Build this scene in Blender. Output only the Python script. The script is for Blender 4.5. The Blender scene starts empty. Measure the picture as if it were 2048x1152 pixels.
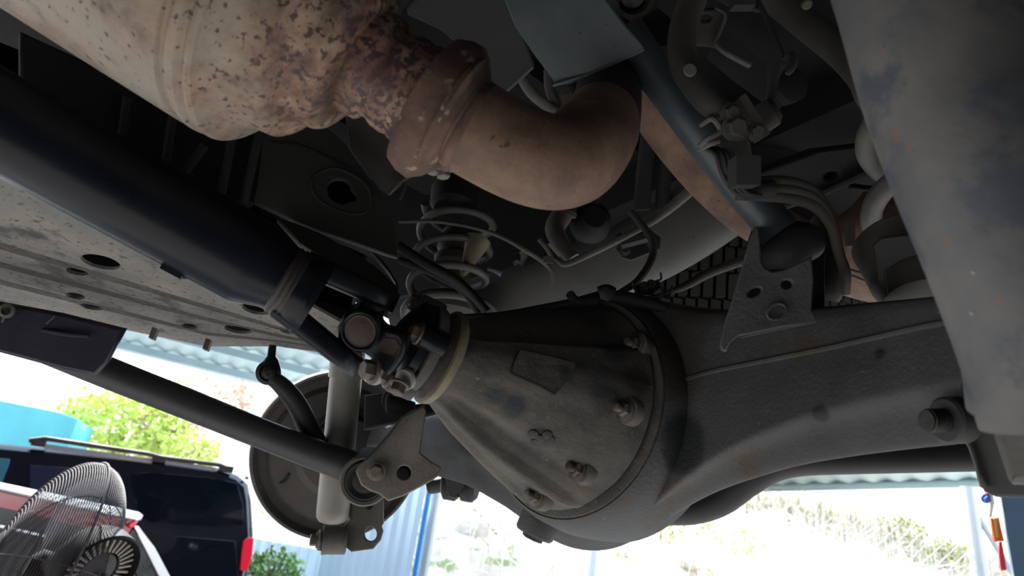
import bpy, bmesh, math, random
from mathutils import Vector, Matrix, noise
random.seed(7)
sc = bpy.context.scene
COL = sc.collection
PI = math.pi
R_ = math.radians

# ------------------------------------------------------------------ camera, sky, sun, exposure
FPX = 1400.0
PITCH, ROLL, CZ = R_(25), R_(8), 1.35
CAM = Vector((0, 0, CZ))
F = Vector((0, math.cos(PITCH), math.sin(PITCH)))
R0, U0 = Vector((1, 0, 0)), Vector((0, -math.sin(PITCH), math.cos(PITCH)))
RT = R0 * math.cos(ROLL) + U0 * math.sin(ROLL)
UP = -R0 * math.sin(ROLL) + U0 * math.cos(ROLL)
cd = bpy.data.cameras.new('camera')
cam = bpy.data.objects.new('camera', cd); COL.objects.link(cam)
cd.sensor_width = 36; cd.lens = 36 * FPX / 2048; cd.clip_start = 0.01
m = Matrix.Identity(4)
for i in range(3):
    m[i][0], m[i][1], m[i][2], m[i][3] = RT[i], UP[i], -F[i], CAM[i]
cam.matrix_world = m
sc.camera = cam
cd.dof.use_dof = True; cd.dof.focus_distance = 0.78; cd.dof.aperture_fstop = 8

w = bpy.data.worlds.new('sky'); sc.world = w; w.use_nodes = True
wn = w.node_tree
bg = wn.nodes['Background']
tc = wn.nodes.new('ShaderNodeTexCoord'); sp = wn.nodes.new('ShaderNodeSeparateXYZ')
rp_ = wn.nodes.new('ShaderNodeValToRGB')
wn.links.new(tc.outputs['Generated'], sp.inputs[0]); wn.links.new(sp.outputs[2], rp_.inputs[0])
rp_.color_ramp.elements[0].position = 0.0; rp_.color_ramp.elements[0].color = (0.93, 0.96, 1.0, 1)
rp_.color_ramp.elements[1].position = 0.7; rp_.color_ramp.elements[1].color = (0.62, 0.78, 1.0, 1)
wn.links.new(rp_.outputs[0], bg.inputs[0]); bg.inputs[1].default_value = 1.35

sd = bpy.data.lights.new('sun', 'SUN'); sd.energy = 6.5; sd.angle = R_(1.5); sd.color = (1, 0.97, 0.93)
sun = bpy.data.objects.new('sun', sd); COL.objects.link(sun)
sun.rotation_euler = Vector((.42, -.52, -.74)).to_track_quat('-Z', 'Y').to_euler()
sc.view_settings.view_transform = 'Standard'; sc.view_settings.look = 'None'
sc.view_settings.gamma = 1; sc.view_settings.use_curve_mapping = False
sc.view_settings.exposure = 1.8

# ------------------------------------------------------------------ geometry helpers
def P(x, y, d):
    return CAM + d * (F + RT * ((x - 1024) / FPX) - UP * ((y - 576) / FPX))
def ray(x, y): return P(x, y, 1.0) - CAM
def PZ(x, y, h):
    r = ray(x, y); return CAM + r * (h / r.z)
def hit(x, y, p0, n):
    r = ray(x, y); return CAM + r * ((p0 - CAM).dot(n) / r.dot(n))
def rp(px, d): return px * d / FPX
def C3(x, y, z): return (RT * x + UP * y + F * z).normalized()   # direction from right / up / forward

def link(o, parent=None):
    COL.objects.link(o)
    if parent is not None:
        o.parent = parent
        o.location = o.location - abs_loc(parent)
    return o
def abs_loc(o):
    l = Vector(o.location)
    return l + abs_loc(o.parent) if o.parent else l
def thing(name, label, cat, loc, group=None):
    o = bpy.data.objects.new(name, None); o.empty_display_size = 0.02
    COL.objects.link(o); o.location = loc
    return tag(o, label, cat, group)
def tag(o, label=None, cat=None, group=None, kind=None):
    if label: o['label'] = label
    if cat: o['category'] = cat
    if group: o['group'] = group
    if kind: o['kind'] = kind
    return o
def mk(name, verts, faces, mat, parent=None, smooth=True, angle=40):
    vs = [Vector(v) for v in verts]
    c = Vector((0, 0, 0))
    for v in vs: c += v
    c /= max(1, len(vs))
    me = bpy.data.meshes.new(name)
    me.from_pydata([v - c for v in vs], [], faces)
    bm = bmesh.new(); bm.from_mesh(me)
    bmesh.ops.recalc_face_normals(bm, faces=bm.faces)
    if smooth:
        for f in bm.faces: f.smooth = True
        for e in bm.edges:
            if len(e.link_faces) == 2 and e.calc_face_angle(0) > R_(angle): e.smooth = False
    bm.to_mesh(me); bm.free()
    me.materials.append(mat)
    o = bpy.data.objects.new(name, me); o.location = c
    return link(o, parent)
class MB:
    def __init__(s): s.v = []; s.f = []
    def add(s, vf):
        n = len(s.v); s.v += vf[0]; s.f += [tuple(i + n for i in f) for f in vf[1]]; return s
    def build(s, name, mat, parent=None, **k): return mk(name, s.v, s.f, mat, parent, **k)

def cr(pts, n=6, closed=False):
    """Catmull-Rom through tuples"""
    out = []; N = len(pts)
    def g(i):
        if closed: return pts[i % N]
        if i < 0: return tuple(2 * a - b for a, b in zip(pts[0], pts[1]))
        if i >= N: return tuple(2 * a - b for a, b in zip(pts[-1], pts[-2]))
        return pts[i]
    for i in range(N if closed else N - 1):
        p0, p1, p2, p3 = g(i - 1), g(i), g(i + 1), g(i + 2)
        for k in range(n):
            t = k / n
            out.append(tuple(0.5 * ((2 * b) + (-a + c) * t + (2 * a - 5 * b + 4 * c - d) * t * t + (-a + 3 * b - 3 * c + d) * t ** 3)
                             for a, b, c, d in zip(p0, p1, p2, p3)))
    if not closed: out.append(tuple(pts[-1]))
    return out
def g_tube(pts, rad, n=14, cap=True, flat=None):
    pts = [Vector(p) for p in pts]
    if not isinstance(rad, (list, tuple)): rad = [rad] * len(pts)
    V = []; Fc = []
    t0 = (pts[1] - pts[0]).normalized()
    u = t0.orthogonal().normalized()
    for i, p in enumerate(pts):
        t = (pts[min(i + 1, len(pts) - 1)] - pts[max(i - 1, 0)])
        t = t.normalized() if t.length > 1e-9 else t0
        u = (u - t * u.dot(t)).normalized(); v = t.cross(u)
        for k in range(n):
            a = 2 * PI * k / n
            V.append(p + (u * math.cos(a) + v * math.sin(a)) * rad[i])
    for i in range(len(pts) - 1):
        for k in range(n):
            k2 = (k + 1) % n
            Fc.append((i * n + k, i * n + k2, (i + 1) * n + k2, (i + 1) * n + k))
    if cap:
        Fc.append(tuple(range(n))); Fc.append(tuple((len(pts) - 1) * n + k for k in range(n)))
    return V, Fc
def T(ps, sub=6, n=16, cap=True):
    """tube geometry from (px, py, depth, radius in px) control points"""
    q = cr([tuple(P(x, y, d)) + (rp(r, d),) for x, y, d, r in ps], sub) if len(ps) > 2 and sub > 1 else [tuple(P(x, y, d)) + (rp(r, d),) for x, y, d, r in ps]
    return g_tube([a[:3] for a in q], [a[3] for a in q], n, cap)
def basis(d):
    d = Vector(d).normalized(); u = d.orthogonal().normalized(); return d, u, d.cross(u)
def g_lathe(o, d, prof, n=40, sq=0.0, cap=True):
    d, u, v = basis(d); o = Vector(o); V = []; Fc = []
    for t, r in prof:
        for k in range(n):
            a = 2 * PI * k / n
            V.append(o + d * t + (u * math.cos(a) + v * math.sin(a)) * max(r, 1e-5))
    for i in range(len(prof) - 1):
        for k in range(n):
            k2 = (k + 1) % n
            Fc.append((i * n + k, i * n + k2, (i + 1) * n + k2, (i + 1) * n + k))
    if cap:
        Fc.append(tuple(range(n))); Fc.append(tuple((len(prof) - 1) * n + k for k in range(n)))
    return V, Fc
def g_cyl(o, d, r, h, n=20, bev=0.0):
    b = bev if bev else min(r, h) * 0.12
    return g_lathe(o, d, [(0, r - b), (b, r), (h - b, r), (h, r - b)], n)
def g_loft(rings, cap=True):
    n = len(rings[0]); V = [p for r in rings for p in r]; Fc = []
    for i in range(len(rings) - 1):
        for k in range(n):
            k2 = (k + 1) % n
            Fc.append((i * n + k, i * n + k2, (i + 1) * n + k2, (i + 1) * n + k))
    if cap:
        Fc.append(tuple(range(n))); Fc.append(tuple((len(rings) - 1) * n + k for k in range(n)))
    return V, Fc
def g_box(c, ax, ay, az):
    """half-axis vectors"""
    V = [c + ax * i + ay * j + az * k for i in (-1, 1) for j in (-1, 1) for k in (-1, 1)]
    return V, [(0, 1, 3, 2), (4, 6, 7, 5), (0, 4, 5, 1), (2, 3, 7, 6), (0, 2, 6, 4), (1, 5, 7, 3)]
def ell(cx, cy, rx, ry=None, rot=0, n=24):
    ry = ry or rx; c, s = math.cos(R_(rot)), math.sin(R_(rot))
    return [(cx + rx * math.cos(a) * c - ry * math.sin(a) * s, cy + rx * math.cos(a) * s + ry * math.sin(a) * c)
            for a in [2 * PI * k / n for k in range(n)]]
def plate(name, outline, plane, thick, mat, parent=None, holes=(), bev=0.0015, smooth=0):
    """sheet of real thickness: pixel outline cast onto a plane (three (px,py,d) or (point, normal)), extruded away from the lens"""
    if len(plane) == 3:
        a, b, c = [P(*q) for q in plane]; nrm = (b - a).cross(c - a).normalized(); p0 = a
    else:
        p0, nrm = plane
    if nrm.dot(p0 - CAM) < 0: nrm = -nrm          # points away from the camera
    e1 = nrm.orthogonal().normalized(); e2 = nrm.cross(e1)
    M = Matrix.Identity(4)
    if smooth: outline = cr(outline, smooth, True)
    loops = [outline] + list(holes)
    pts3 = [[hit(x, y, p0, nrm) for x, y in l] for l in loops]
    c = sum(pts3[0], Vector((0, 0, 0))) / len(pts3[0])
    bev = min(bev, thick * 0.3)
    cu = bpy.data.curves.new(name, 'CURVE'); cu.dimensions = '2D'; cu.fill_mode = 'BOTH'
    cu.extrude = max(thick / 2 - bev, 1e-5); cu.bevel_depth = bev; cu.bevel_resolution = 1; cu.offset = -bev
    for l in pts3:
        s = cu.splines.new('POLY'); s.points.add(len(l) - 1); s.use_cyclic_u = True
        for i, q in enumerate(l):
            r = q - c; s.points[i].co = (r.dot(e1), r.dot(e2), 0, 1)
    tmp = bpy.data.objects.new('tmp', cu)
    me = bpy.data.meshes.new_from_object(tmp)
    bpy.data.objects.remove(tmp); bpy.data.curves.remove(cu)
    me.name = name; me.materials.clear(); me.materials.append(mat)
    c2 = c + nrm * (thick / 2)
    rot = Matrix((e1, e2, nrm)).transposed()
    me.transform(rot.to_4x4())
    o = bpy.data.objects.new(name, me); o.location = c2
    return link(o, parent)
def cut(o, prisms):
    """subtract closed prisms (V, F) from an object's mesh"""
    mb = MB()
    for p in prisms: mb.add(p)
    c = mk('cutter', mb.v, mb.f, o.data.materials[0], None, smooth=False)
    loc, par = abs_loc(o), o.parent
    o.parent = None; o.location = loc
    md = o.modifiers.new('b', 'BOOLEAN'); md.operation = 'DIFFERENCE'; md.object = c; md.solver = 'EXACT'
    dg = bpy.context.evaluated_depsgraph_get()
    me = bpy.data.meshes.new_from_object(o.evaluated_get(dg))
    o.modifiers.clear(); o.data = me
    bpy.data.objects.remove(c)
    if par is not None:
        o.parent = par; o.location = loc - abs_loc(par)
    return o
def prism(loop3, d):
    n = len(loop3); return [p - d for p in loop3] + [p + d for p in loop3], [tuple(range(n)), tuple(range(2 * n - 1, n - 1, -1))] + [(i, (i + 1) % n, n + (i + 1) % n, n + i) for i in range(n)]
def hexbolt(loc, d, r, parent, mat, name='bolt', h=None, stud=None, washer=True, label=None):
    """head or nut with washer and optional threaded stud, d points outwards"""
    h = h or r * 1.1; d = Vector(d).normalized(); mb = MB()
    if washer: mb.add(g_lathe(loc, d, [(-.0005, r * 1.42), (r * .22, r * 1.42), (r * .26, r * 1.35)], 24))
    mb.add(g_lathe(Vector(loc) + d * r * .2, d, [(0, r * 1.06), (h * .85, r * 1.06), (h, r * .86)], 6))
    if stud:
        pr = []; k = 7
        for i in range(k):
            z = h + stud * i / k; pr += [(z, r * .52), (z + stud * .5 / k, r * .6), (z + stud * .9 / k, r * .52)]
        mb.add(g_lathe(Vector(loc) + d * r * .1, d, pr + [(h + stud * 1.02, r * .4)], 16))
    o = mb.build(name, mat, parent, angle=30)
    if label: o['label'] = label
    return o

# ------------------------------------------------------------------ materials
def ramp(nt, src, stops):
    r = nt.nodes.new('ShaderNodeValToRGB'); e = r.color_ramp.elements
    while len(e) < len(stops): e.new(0.5)
    for i, (p, c) in enumerate(stops): e[i].position = p; e[i].color = tuple(c) + (1,) if len(c) == 3 else c
    nt.links.new(src, r.inputs[0]); return r.outputs[0]
def noise_n(nt, co, scale, detail=5, rough=0.6):
    n = nt.nodes.new('ShaderNodeTexNoise'); n.inputs['Scale'].default_value = scale
    n.inputs['Detail'].default_value = detail; n.inputs['Roughness'].default_value = rough
    nt.links.new(co, n.inputs['Vector']); return n.outputs['Fac']
def mixc(nt, f, a, b):
    mx = nt.nodes.new('ShaderNodeMix'); mx.data_type = 'RGBA'
    for s, i in ((f, 0), (a, 6), (b, 7)):
        if hasattr(s, 'node'): nt.links.new(s, mx.inputs[i])
        elif i == 0: mx.inputs[0].default_value = s
        else: mx.inputs[i].default_value = tuple(s) + (1,)
    return mx.outputs[2]
def G(v): return (v, v, v)
def mat(name, c1, c2=None, scale=30, rough=.6, metal=0.0, bump=.25, bscale=220, spots=None, spot_scale=90, spot_th=.66,
        spots2=None, s2scale=25, s2th=.62, stretch=None, marks=(), rvar=.15, coat=0, K=.66, spec=.5):
    """two-tone mottled surface with optional speckle, patches and marks (world point, radius, colour)"""
    M = bpy.data.materials.new(name); M.use_nodes = True; nt = M.node_tree
    b = nt.nodes['Principled BSDF']; b.inputs['Metallic'].default_value = metal
    g = nt.nodes.new('ShaderNodeNewGeometry'); co = g.outputs['Position']
    if stretch:
        mp = nt.nodes.new('ShaderNodeMapping'); mp.inputs['Scale'].default_value = stretch
        nt.links.new(co, mp.inputs['Vector']); co2 = mp.outputs[0]
    else: co2 = co
    c2 = c2 or tuple(x * .7 for x in c1)
    c1, c2 = [tuple(x * K for x in q) for q in (c1, c2)]
    if spots: spots = tuple(x * K for x in spots)
    if spots2: spots2 = tuple(x * K for x in spots2)
    n1 = noise_n(nt, co, scale)
    col = ramp(nt, n1, [(.35, c2), (.65, c1)])
    if spots2:
        n3 = noise_n(nt, co, s2scale, 8, .7)
        f = ramp(nt, n3, [(s2th - .05, G(0)), (s2th + .05, G(1))]); col = mixc(nt, f, col, spots2)
    if spots:
        n2 = noise_n(nt, co2, spot_scale, 3, .55)
        f = ramp(nt, n2, [(spot_th - .02, G(0)), (spot_th + .03, G(1))]); col = mixc(nt, f, col, spots)
    for (pt, rad, mc) in marks:
        vs = nt.nodes.new('ShaderNodeVectorMath'); vs.operation = 'DISTANCE'; nt.links.new(co, vs.inputs[0]); vs.inputs[1].default_value = pt
        ad = nt.nodes.new('ShaderNodeMath'); ad.operation = 'MULTIPLY_ADD'; nt.links.new(noise_n(nt, co, 60, 4), ad.inputs[0]); ad.inputs[1].default_value = rad * .9
        nt.links.new(vs.outputs['Value'], ad.inputs[2])
        f = ramp(nt, ad.outputs[0], [(rad * 1.1, G(1)), (rad * 1.6, G(0))]); 
        col = mixc(nt, f, col, mc)
    nt.links.new(col, b.inputs['Base Color'])
    rr = nt.nodes.new('ShaderNodeMapRange'); nt.links.new(n1, rr.inputs[0])
    rr.inputs[3].default_value = max(0, rough - rvar); rr.inputs[4].default_value = min(1, rough + rvar); nt.links.new(rr.outputs[0], b.inputs['Roughness'])
    b.inputs['Specular IOR Level'].default_value = spec
    if coat: b.inputs['Coat Weight'].default_value = coat; b.inputs['Coat Roughness'].default_value = .1
    if bump:
        bp = nt.nodes.new('ShaderNodeBump'); bp.inputs['Strength'].default_value = bump; bp.inputs['Distance'].default_value = .002
        nt.links.new(noise_n(nt, co, bscale, 6), bp.inputs['Height']); nt.links.new(bp.outputs[0], b.inputs['Normal'])
    return M

mk_o1, mk_o2 = P(1352, 886, .70), P(1082, 876, .68)
M_axle = mat('axle_steel', (.100, .098, .096), (.060, .064, .070), 15, .66, .0, .55, spots=(.19, .175, .15), spot_scale=210, spot_th=.70,
             spots2=(.085, .062, .045), s2scale=14, s2th=.60, marks=[(P(1350, 870, .66), .012, (.012, .014, .017)), (P(1354, 905, .66), .010, (.012, .014, .017)),
             (P(1640, 826, .56), .006, (.02, .018, .016)), (P(1322, 620, .72), .02, (.05, .033, .022)), (P(1330, 740, .72), .022, (.055, .038, .026))])
M_cast = mat('cast_iron', (.155, .138, .116), (.078, .073, .066), 22, .78, 0, .8, 140, spots=(.22, .19, .15), spot_scale=190, spot_th=.69,
             spots2=(.05, .055, .062), s2scale=17, s2th=.62, marks=[(P(1082, 876, .68), .010, (.02, .018, .016))])
M_black = mat('black_paint', (.009, .013, .021), (.006, .008, .014), 12, .30, .0, .08, 120, spec=.22, spots=(.04, .04, .04), spot_scale=260, spot_th=.74)
M_dark = mat('dark_underseal', (.012, .013, .013), (.007, .008, .008), 20, .8, 0, .3)
M_frame = mat('frame_steel', (.034, .035, .034), (.020, .021, .021), 12, .7, 0, .25, spots=(.10, .095, .085), spot_scale=180, spot_th=.72)
M_floor = mat('floor_underseal', (.014, .014, .014), (.008, .008, .008), 6, .9, 0, .3)
M_dust = mat('dusty_steel', (.082, .070, .056), (.045, .040, .033), 18, .8, 0, .3)
M_dgrey = mat('dusty_grey_steel', (.21, .195, .172), (.12, .112, .10), 15, .7, .1, .3, spots=(.03, .028, .025), spot_scale=170, spot_th=.72)
M_panel = mat('guard_panel', (.30, .275, .24), (.17, .162, .148), 9, .7, .0, .5, spots=(.075, .064, .052), spot_scale=150, spot_th=.62,
              spots2=(.06, .056, .052), s2scale=13, s2th=.57)
M_zinc = mat('zinc_bluegrey', (.125, .145, .150), (.055, .075, .090), 9, .5, .35, .12, spots=(.03, .035, .04), spot_scale=130, spot_th=.71)
M_rubber = mat('rubber', (.018, .018, .019), (.010, .010, .011), 30, .7, 0, .2)
M_pipe_dark = mat('dark_pipe', (.035, .027, .022), (.02, .016, .014), 12, .8, 0, .3)  # darker brown for the upper stretch of the exhaust pipe
M_rust = mat('rusty_pipe', (.31, .185, .12), (.15, .088, .058), 24, .72, .0, .4, 120, spots=(.07, .038, .028), spot_scale=140, spot_th=.69, spots2=(.33, .25, .19), s2scale=12, s2th=.60)
M_rustd = mat('rusty_flange', (.22, .125, .082), (.075, .042, .034), 30, .8, .0, .6, 120, spots=(.36, .24, .16), spot_scale=75, spot_th=.63)
M_shock = mat('shock_paint', (.46, .435, .39), (.30, .275, .24), 8, .5, .1, .15, spots=(.06, .05, .04), spot_scale=90, spot_th=.73)
M_tube = mat('worn_tube', (.22, .205, .19), (.13, .132, .14), 20, .62, .1, .35, 90, spots=(.30, .14, .075), spot_scale=38, spot_th=.69, spots2=(.10, .112, .135), s2scale=22, s2th=.56)
M_spring = mat('spring_steel', (.19, .18, .16), (.10, .095, .085), 20, .6, .1, .2)
M_bolt = mat('bolt_steel', (.21, .18, .15), (.10, .08, .065), 60, .55, .5, .3)
M_boltd = mat('dark_bolt', (.06, .055, .05), (.03, .028, .026), 60, .5, .4, .3)
M_copper = mat('bearing_cap', (.085, .048, .036), (.05, .032, .026), 40, .65, .2, .3)
M_tan = mat('tan_sealer', (.30, .26, .17), (.16, .13, .09), 30, .7, 0, .3)
M_white = mat('flaked_paint', (.5, .5, .47), (.32, .31, .28), 50, .6, 0, .3)

def muffler_mat():
    """aluminised steel, rust growing towards the outlet end"""
    M = bpy.data.materials.new('aluminised_rusting'); M.use_nodes = True; nt = M.node_tree
    b = nt.nodes['Principled BSDF']; g = nt.nodes.new('ShaderNodeNewGeometry'); co = g.outputs['Position']
    ax = MUF_D; o = MUF_O
    dt = nt.nodes.new('ShaderNodeVectorMath'); dt.operation = 'DOT_PRODUCT'; nt.links.new(co, dt.inputs[0]); dt.inputs[1].default_value = ax
    mr = nt.nodes.new('ShaderNodeMapRange'); nt.links.new(dt.outputs['Value'], mr.inputs[0])
    base = o.dot(ax); k = MUF_K
    mr.inputs[1].default_value = base - 300 * k; mr.inputs[2].default_value = base + 90 * k
    g1 = mr.outputs[0]
    n1 = noise_n(nt, co, 20, 6, .7)
    clean = ramp(nt, noise_n(nt, co, 7), [(.35, (.20, .175, .145)), (.65, (.27, .21, .15))])
    ru = ramp(nt, noise_n(nt, co, 26, 6, .7), [(.36, (.05, .026, .022)), (.45, (.11, .056, .040)), (.53, (.19, .105, .068)), (.63, (.30, .195, .13))])
    ad = nt.nodes.new('ShaderNodeMath'); ad.operation = 'MULTIPLY_ADD'; nt.links.new(g1, ad.inputs[0]); ad.inputs[1].default_value = .50; nt.links.new(n1, ad.inputs[2])
    f = ramp(nt, ad.outputs[0], [(.45, G(0)), (.72, G(1))])
    c = mixc(nt, f, clean, ru)
    # dark pock marks, thicker near the seam
    ad2 = nt.nodes.new('ShaderNodeMath'); ad2.operation = 'MULTIPLY_ADD'; nt.links.new(g1, ad2.inputs[0]); ad2.inputs[1].default_value = .18; nt.links.new(noise_n(nt, co, 165, 3, .6), ad2.inputs[2])
    f2 = ramp(nt, ad2.outputs[0], [(.615, G(0)), (.66, G(1))]); c = mixc(nt, f2, c, (.05, .028, .025))
    for (x, y) in ((385, 165), (400, 176), (425, 85), (436, 90), (574, 75), (594, 73), (520, 150), (565, 15), (590, 8)):
        vs = nt.nodes.new('ShaderNodeVectorMath'); vs.operation = 'DISTANCE'; nt.links.new(co, vs.inputs[0]); vs.inputs[1].default_value = P(x, y, .40)
        a3 = nt.nodes.new('ShaderNodeMath'); a3.operation = 'MULTIPLY_ADD'; nt.links.new(noise_n(nt, co, 130, 3), a3.inputs[0]); a3.inputs[1].default_value = .010; nt.links.new(vs.outputs['Value'], a3.inputs[2])
        c = mixc(nt, ramp(nt, a3.outputs[0], [(.009, G(1)), (.0115, G(0))]), c, (.10, .045, .035))
    nt.links.new(c, b.inputs['Base Color']); b.inputs['Roughness'].default_value = .58; b.inputs['Metallic'].default_value = .15
    bp = nt.nodes.new('ShaderNodeBump'); bp.inputs['Strength'].default_value = .4; bp.inputs['Distance'].default_value = .002
    nt.links.new(noise_n(nt, co, 70, 6, .7), bp.inputs['Height']); nt.links.new(bp.outputs[0], b.inputs['Normal'])
    return M

# vehicle axes in the world
AX = Vector((-.6, .8, 0)); BX = Vector((.8, .6, 0)); Z = Vector((0, 0, 1))   # across, rearwards
DC = P(1150, 800, .82)

exec_parts = []
# ------------------------------------------------------------------ setting: ground, roof, embankment
def simple(name, c, rough=.8, metal=0, **k): return mat(name, c, tuple(x * .85 for x in c), 3, rough, metal, .1, K=1, **k)
M_ground = mat('concrete', (.40, .39, .375), (.31, .305, .295), 1.5, .9, 0, .2)
M_roof = mat('roof_sheet', (.46, .60, .68), (.40, .54, .62), 3, .55, .1, .05, K=1)
M_eave = simple('blue_trim_paint', (.02, .22, .55), .4)
M_soil = mat('dry_soil', (.80, .74, .66), (.55, .48, .40), 2.5, .95, 0, .6, 20, spots=(.28, .32, .14), spot_scale=5, spot_th=.62, K=1)
g = mk('floor', [(-30, -30, 0), (30, -30, 0), (30, 40, 0), (-30, 40, 0)], [(0, 1, 2, 3)], M_ground); g['kind'] = 'structure'

for nm, cx_, cy_, sx_, sy_, z0, z1 in (('unseen_wall_back', 0, -3.2, 7, .08, 0, 4.2), ('unseen_wall_left', -6.9, -.9, .08, 2.3, 0, 4.2), ('unseen_wall_right', 4.2, -.6, .08, 2.5, 0, 4.2), ('unseen_ceiling', 0, -.8, 7, 2.4, 4.2, 4.3)):  # unseen walls and ceiling, added to cut light from behind and the sides
    o = mk(nm, *g_box(Vector((cx_, cy_, (z0 + z1) / 2)), Vector((sx_, 0, 0)), Vector((0, sy_, 0)), Z * (z1 - z0) / 2), simple(nm + '_paint', (.05, .055, .06)), smooth=False); o['kind'] = 'structure'
HR = 1.85     # eave height over the lens
eA, eA0, eB = PZ(240, 700, HR), PZ(560, 778, HR), PZ(860, 851, HR)
eC, eD = PZ(900, 990, HR), PZ(1960, 965, HR)
# left canopy: corrugated sheets running from the eave back over the yard
ld = (eA0 - eA).normalized(); ln = Vector((-ld.y, ld.x, 0))
if ln.dot(CAM - eA) < 0: ln = -ln
L0 = eA - ld * 3.2; LL = 6.2; W0 = 2.1
M = MB()
n = 150
V = []; Fc = []
for i in range(n + 1):
    s = i * LL / n; z = .018 * math.sin(i * PI / 2.0 + .3)
    for j, (wd, zz) in enumerate([(0, 0), (.02, .001), (W0 * .5, .01), (W0, .02)]):
        V.append(L0 + ld * s + ln * wd + Z * (z + zz + .03))
for i in range(n):
    for j in range(3):
        a = i * 4 + j; Fc.append((a, a + 1, a + 5, a + 4))
roofL = thing('canopy_roof', 'light blue corrugated canopy roof with a blue edge above the left side', 'roof', L0)
mk('roof_sheet', V, Fc, M_roof, roofL, angle=60)
mk('eave_trim', *g_box(L0 + ld * LL / 2 - ln * .012 + Z * .03, ld * LL / 2, ln * .012, Z * .03), M_eave, roofL, smooth=False)
for k in (.30, 1.0, 1.7):
    mk('purlin', *g_box(L0 + ld * LL / 2 + ln * k - Z * .03, ld * LL / 2, ln * .03, Z * .035), M_roof, roofL, smooth=False)
# right roof seen as a thin blue band
rd = (eD - eC).normalized(); rn = Vector((-rd.y, rd.x, 0))
if rn.dot(CAM - eD) < 0: rn = -rn
roofR = thing('shed_roof', 'pale blue shed roof edge over the dry embankment behind the axle', 'roof', eC)
q0, q1 = eC - rd * 1.0, eD + rd * 2.5
ql = (q1 - q0).length
V = []; Fc = []; n = 180
for i in range(n + 1):
    p = q0 + rd * (ql * i / n) + Z * (.02 * math.sin(i * PI / 2 + .3))
    V += [p, p + rn * .9 + Z * .05, p + rn * 1.8 + Z * .1]
for i in range(n):
    for j in range(2): a = i * 3 + j; Fc.append((a, a + 1, a + 4, a + 3))
mk('roof_sheet', V, Fc, M_roof, roofR, angle=60)
mk('fascia', *g_box((q0 + q1) / 2 + Z * .02, rd * ql / 2, rn * .02, Z * .05), simple('fascia_grey', (.55, .6, .62)), roofR, smooth=False)
mk('gutter', *g_tube([q0 + rn * .1 - Z * .03, q1 + rn * .1 - Z * .03], .045, 10), M_roof, roofR)

def th(x, y):
    nz = noise.fractal(Vector((x * .35, y * .35, 3)), .9, 2.0, 4)
    t = 1.79 + .33 * (y - 5.4)
    f = (y - 4.3) * 1.6 if x > -.7 else (y - 7.6) * 1.3
    return max(-.05, min(t + nz * .22, f + nz * .1))
V = []; Fc = []; nx, ny = 150, 70
for j in range(ny + 1):
    for i in range(nx + 1):
        x = -14 + 28 * i / nx; y = 4.0 + 14 * j / ny
        V.append((x, y, th(x, y) + .05 * noise.noise(Vector((x * 3, y * 3, 0)))))
for j in range(ny):
    for i in range(nx): a = j * (nx + 1) + i; Fc.append((a, a + 1, a + nx + 2, a + nx + 1))
emb = mk('embankment', V, Fc, M_soil, angle=180); emb['kind'] = 'structure'

M_straw = simple('straw', (.85, .76, .60), .8); M_leafy = simple('leaf_yellow_green', (.55, .68, .16), .6)
M_leaf = simple('leaf_green', (.30, .48, .18), .6); M_stone = mat('pale_stone', (.75, .7, .66), (.55, .5, .46), 8, .9, 0, .5, K=1)
def g_leaf(p, s, rnd):
    a = Vector((rnd.uniform(-1, 1), rnd.uniform(-1, 1), rnd.uniform(-.6, 1))).normalized()
    b = a.orthogonal().normalized(); b.rotate(Matrix.Rotation(rnd.uniform(0, 6), 3, a)); c = a.cross(b) * .25
    return [p, p + (a * .5 + b * .32 + c) * s, p + a * s, p + (a * .5 - b * .32 + c) * s], [(0, 1, 2, 3)]
def g_blade(p, h, wd, rnd):
    d = Vector((rnd.uniform(-1, 1), rnd.uniform(-1, 1), 0)); s = d.orthogonal().normalized() * wd
    m1 = p + Z * h * .6 + d * h * .2; e = p + Z * h * rnd.uniform(.6, 1) + d * h * .7
    return [p - s, p + s, m1 + s * .7, m1 - s * .7, e], [(0, 1, 2, 3), (3, 2, 4)]
rnd = random.Random(3)
mb = MB()
for i in range(9000):
    y = rnd.uniform(4.9, 9.5) ; x = rnd.uniform(-1.6, 5.5)
    mb.add(g_blade(Vector((x, y, th(x, y) - .02)), rnd.uniform(.1, .45), rnd.uniform(.004, .012), rnd))
o = mb.build('dry_grass', M_straw, smooth=False); tag(o, 'pale dry grass and straw covering the sunlit embankment', 'grass', kind='stuff')
def bush(name, label, c, r, nl, ls, m, group=None, trunk=True):
    t = thing(name, label, 'bush', c - Z * r[2], group)
    mb = MB()
    for i in range(nl):
        a = Vector((rnd.gauss(0, 1), rnd.gauss(0, 1), rnd.gauss(0, 1))).normalized() * rnd.uniform(.35, 1) ** .5
        mb.add(g_leaf(c + Vector((a.x * r[0], a.y * r[1], a.z * r[2])), ls * rnd.uniform(.6, 1.3), rnd))
    mb.build('foliage', m, t, smooth=False)['kind'] = 'stuff'
    if trunk:
        mb = MB()
        for i in range(5):
            e = c + Vector((rnd.uniform(-.6, .6) * r[0], rnd.uniform(-.6, .6) * r[1], rnd.uniform(0, .6) * r[2]))
            b0 = c - Z * r[2] * 1.15
            mb.add(g_tube([b0, b0.lerp(e, .5) + Vector((rnd.uniform(-.1, .1) * r[0], 0, 0)), e], [.018, .012, .005], 6))
        mb.build('stem', simple('bark', (.3, .22, .15)), t)
def ground_hit(x, y):
    r = ray(x, y); d = 2.5
    while d < 20:
        p = CAM + r * d
        if p.y > 4.0 and p.z < th(p.x, p.y): return p
        d += .03
    return CAM + r * 9
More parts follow.
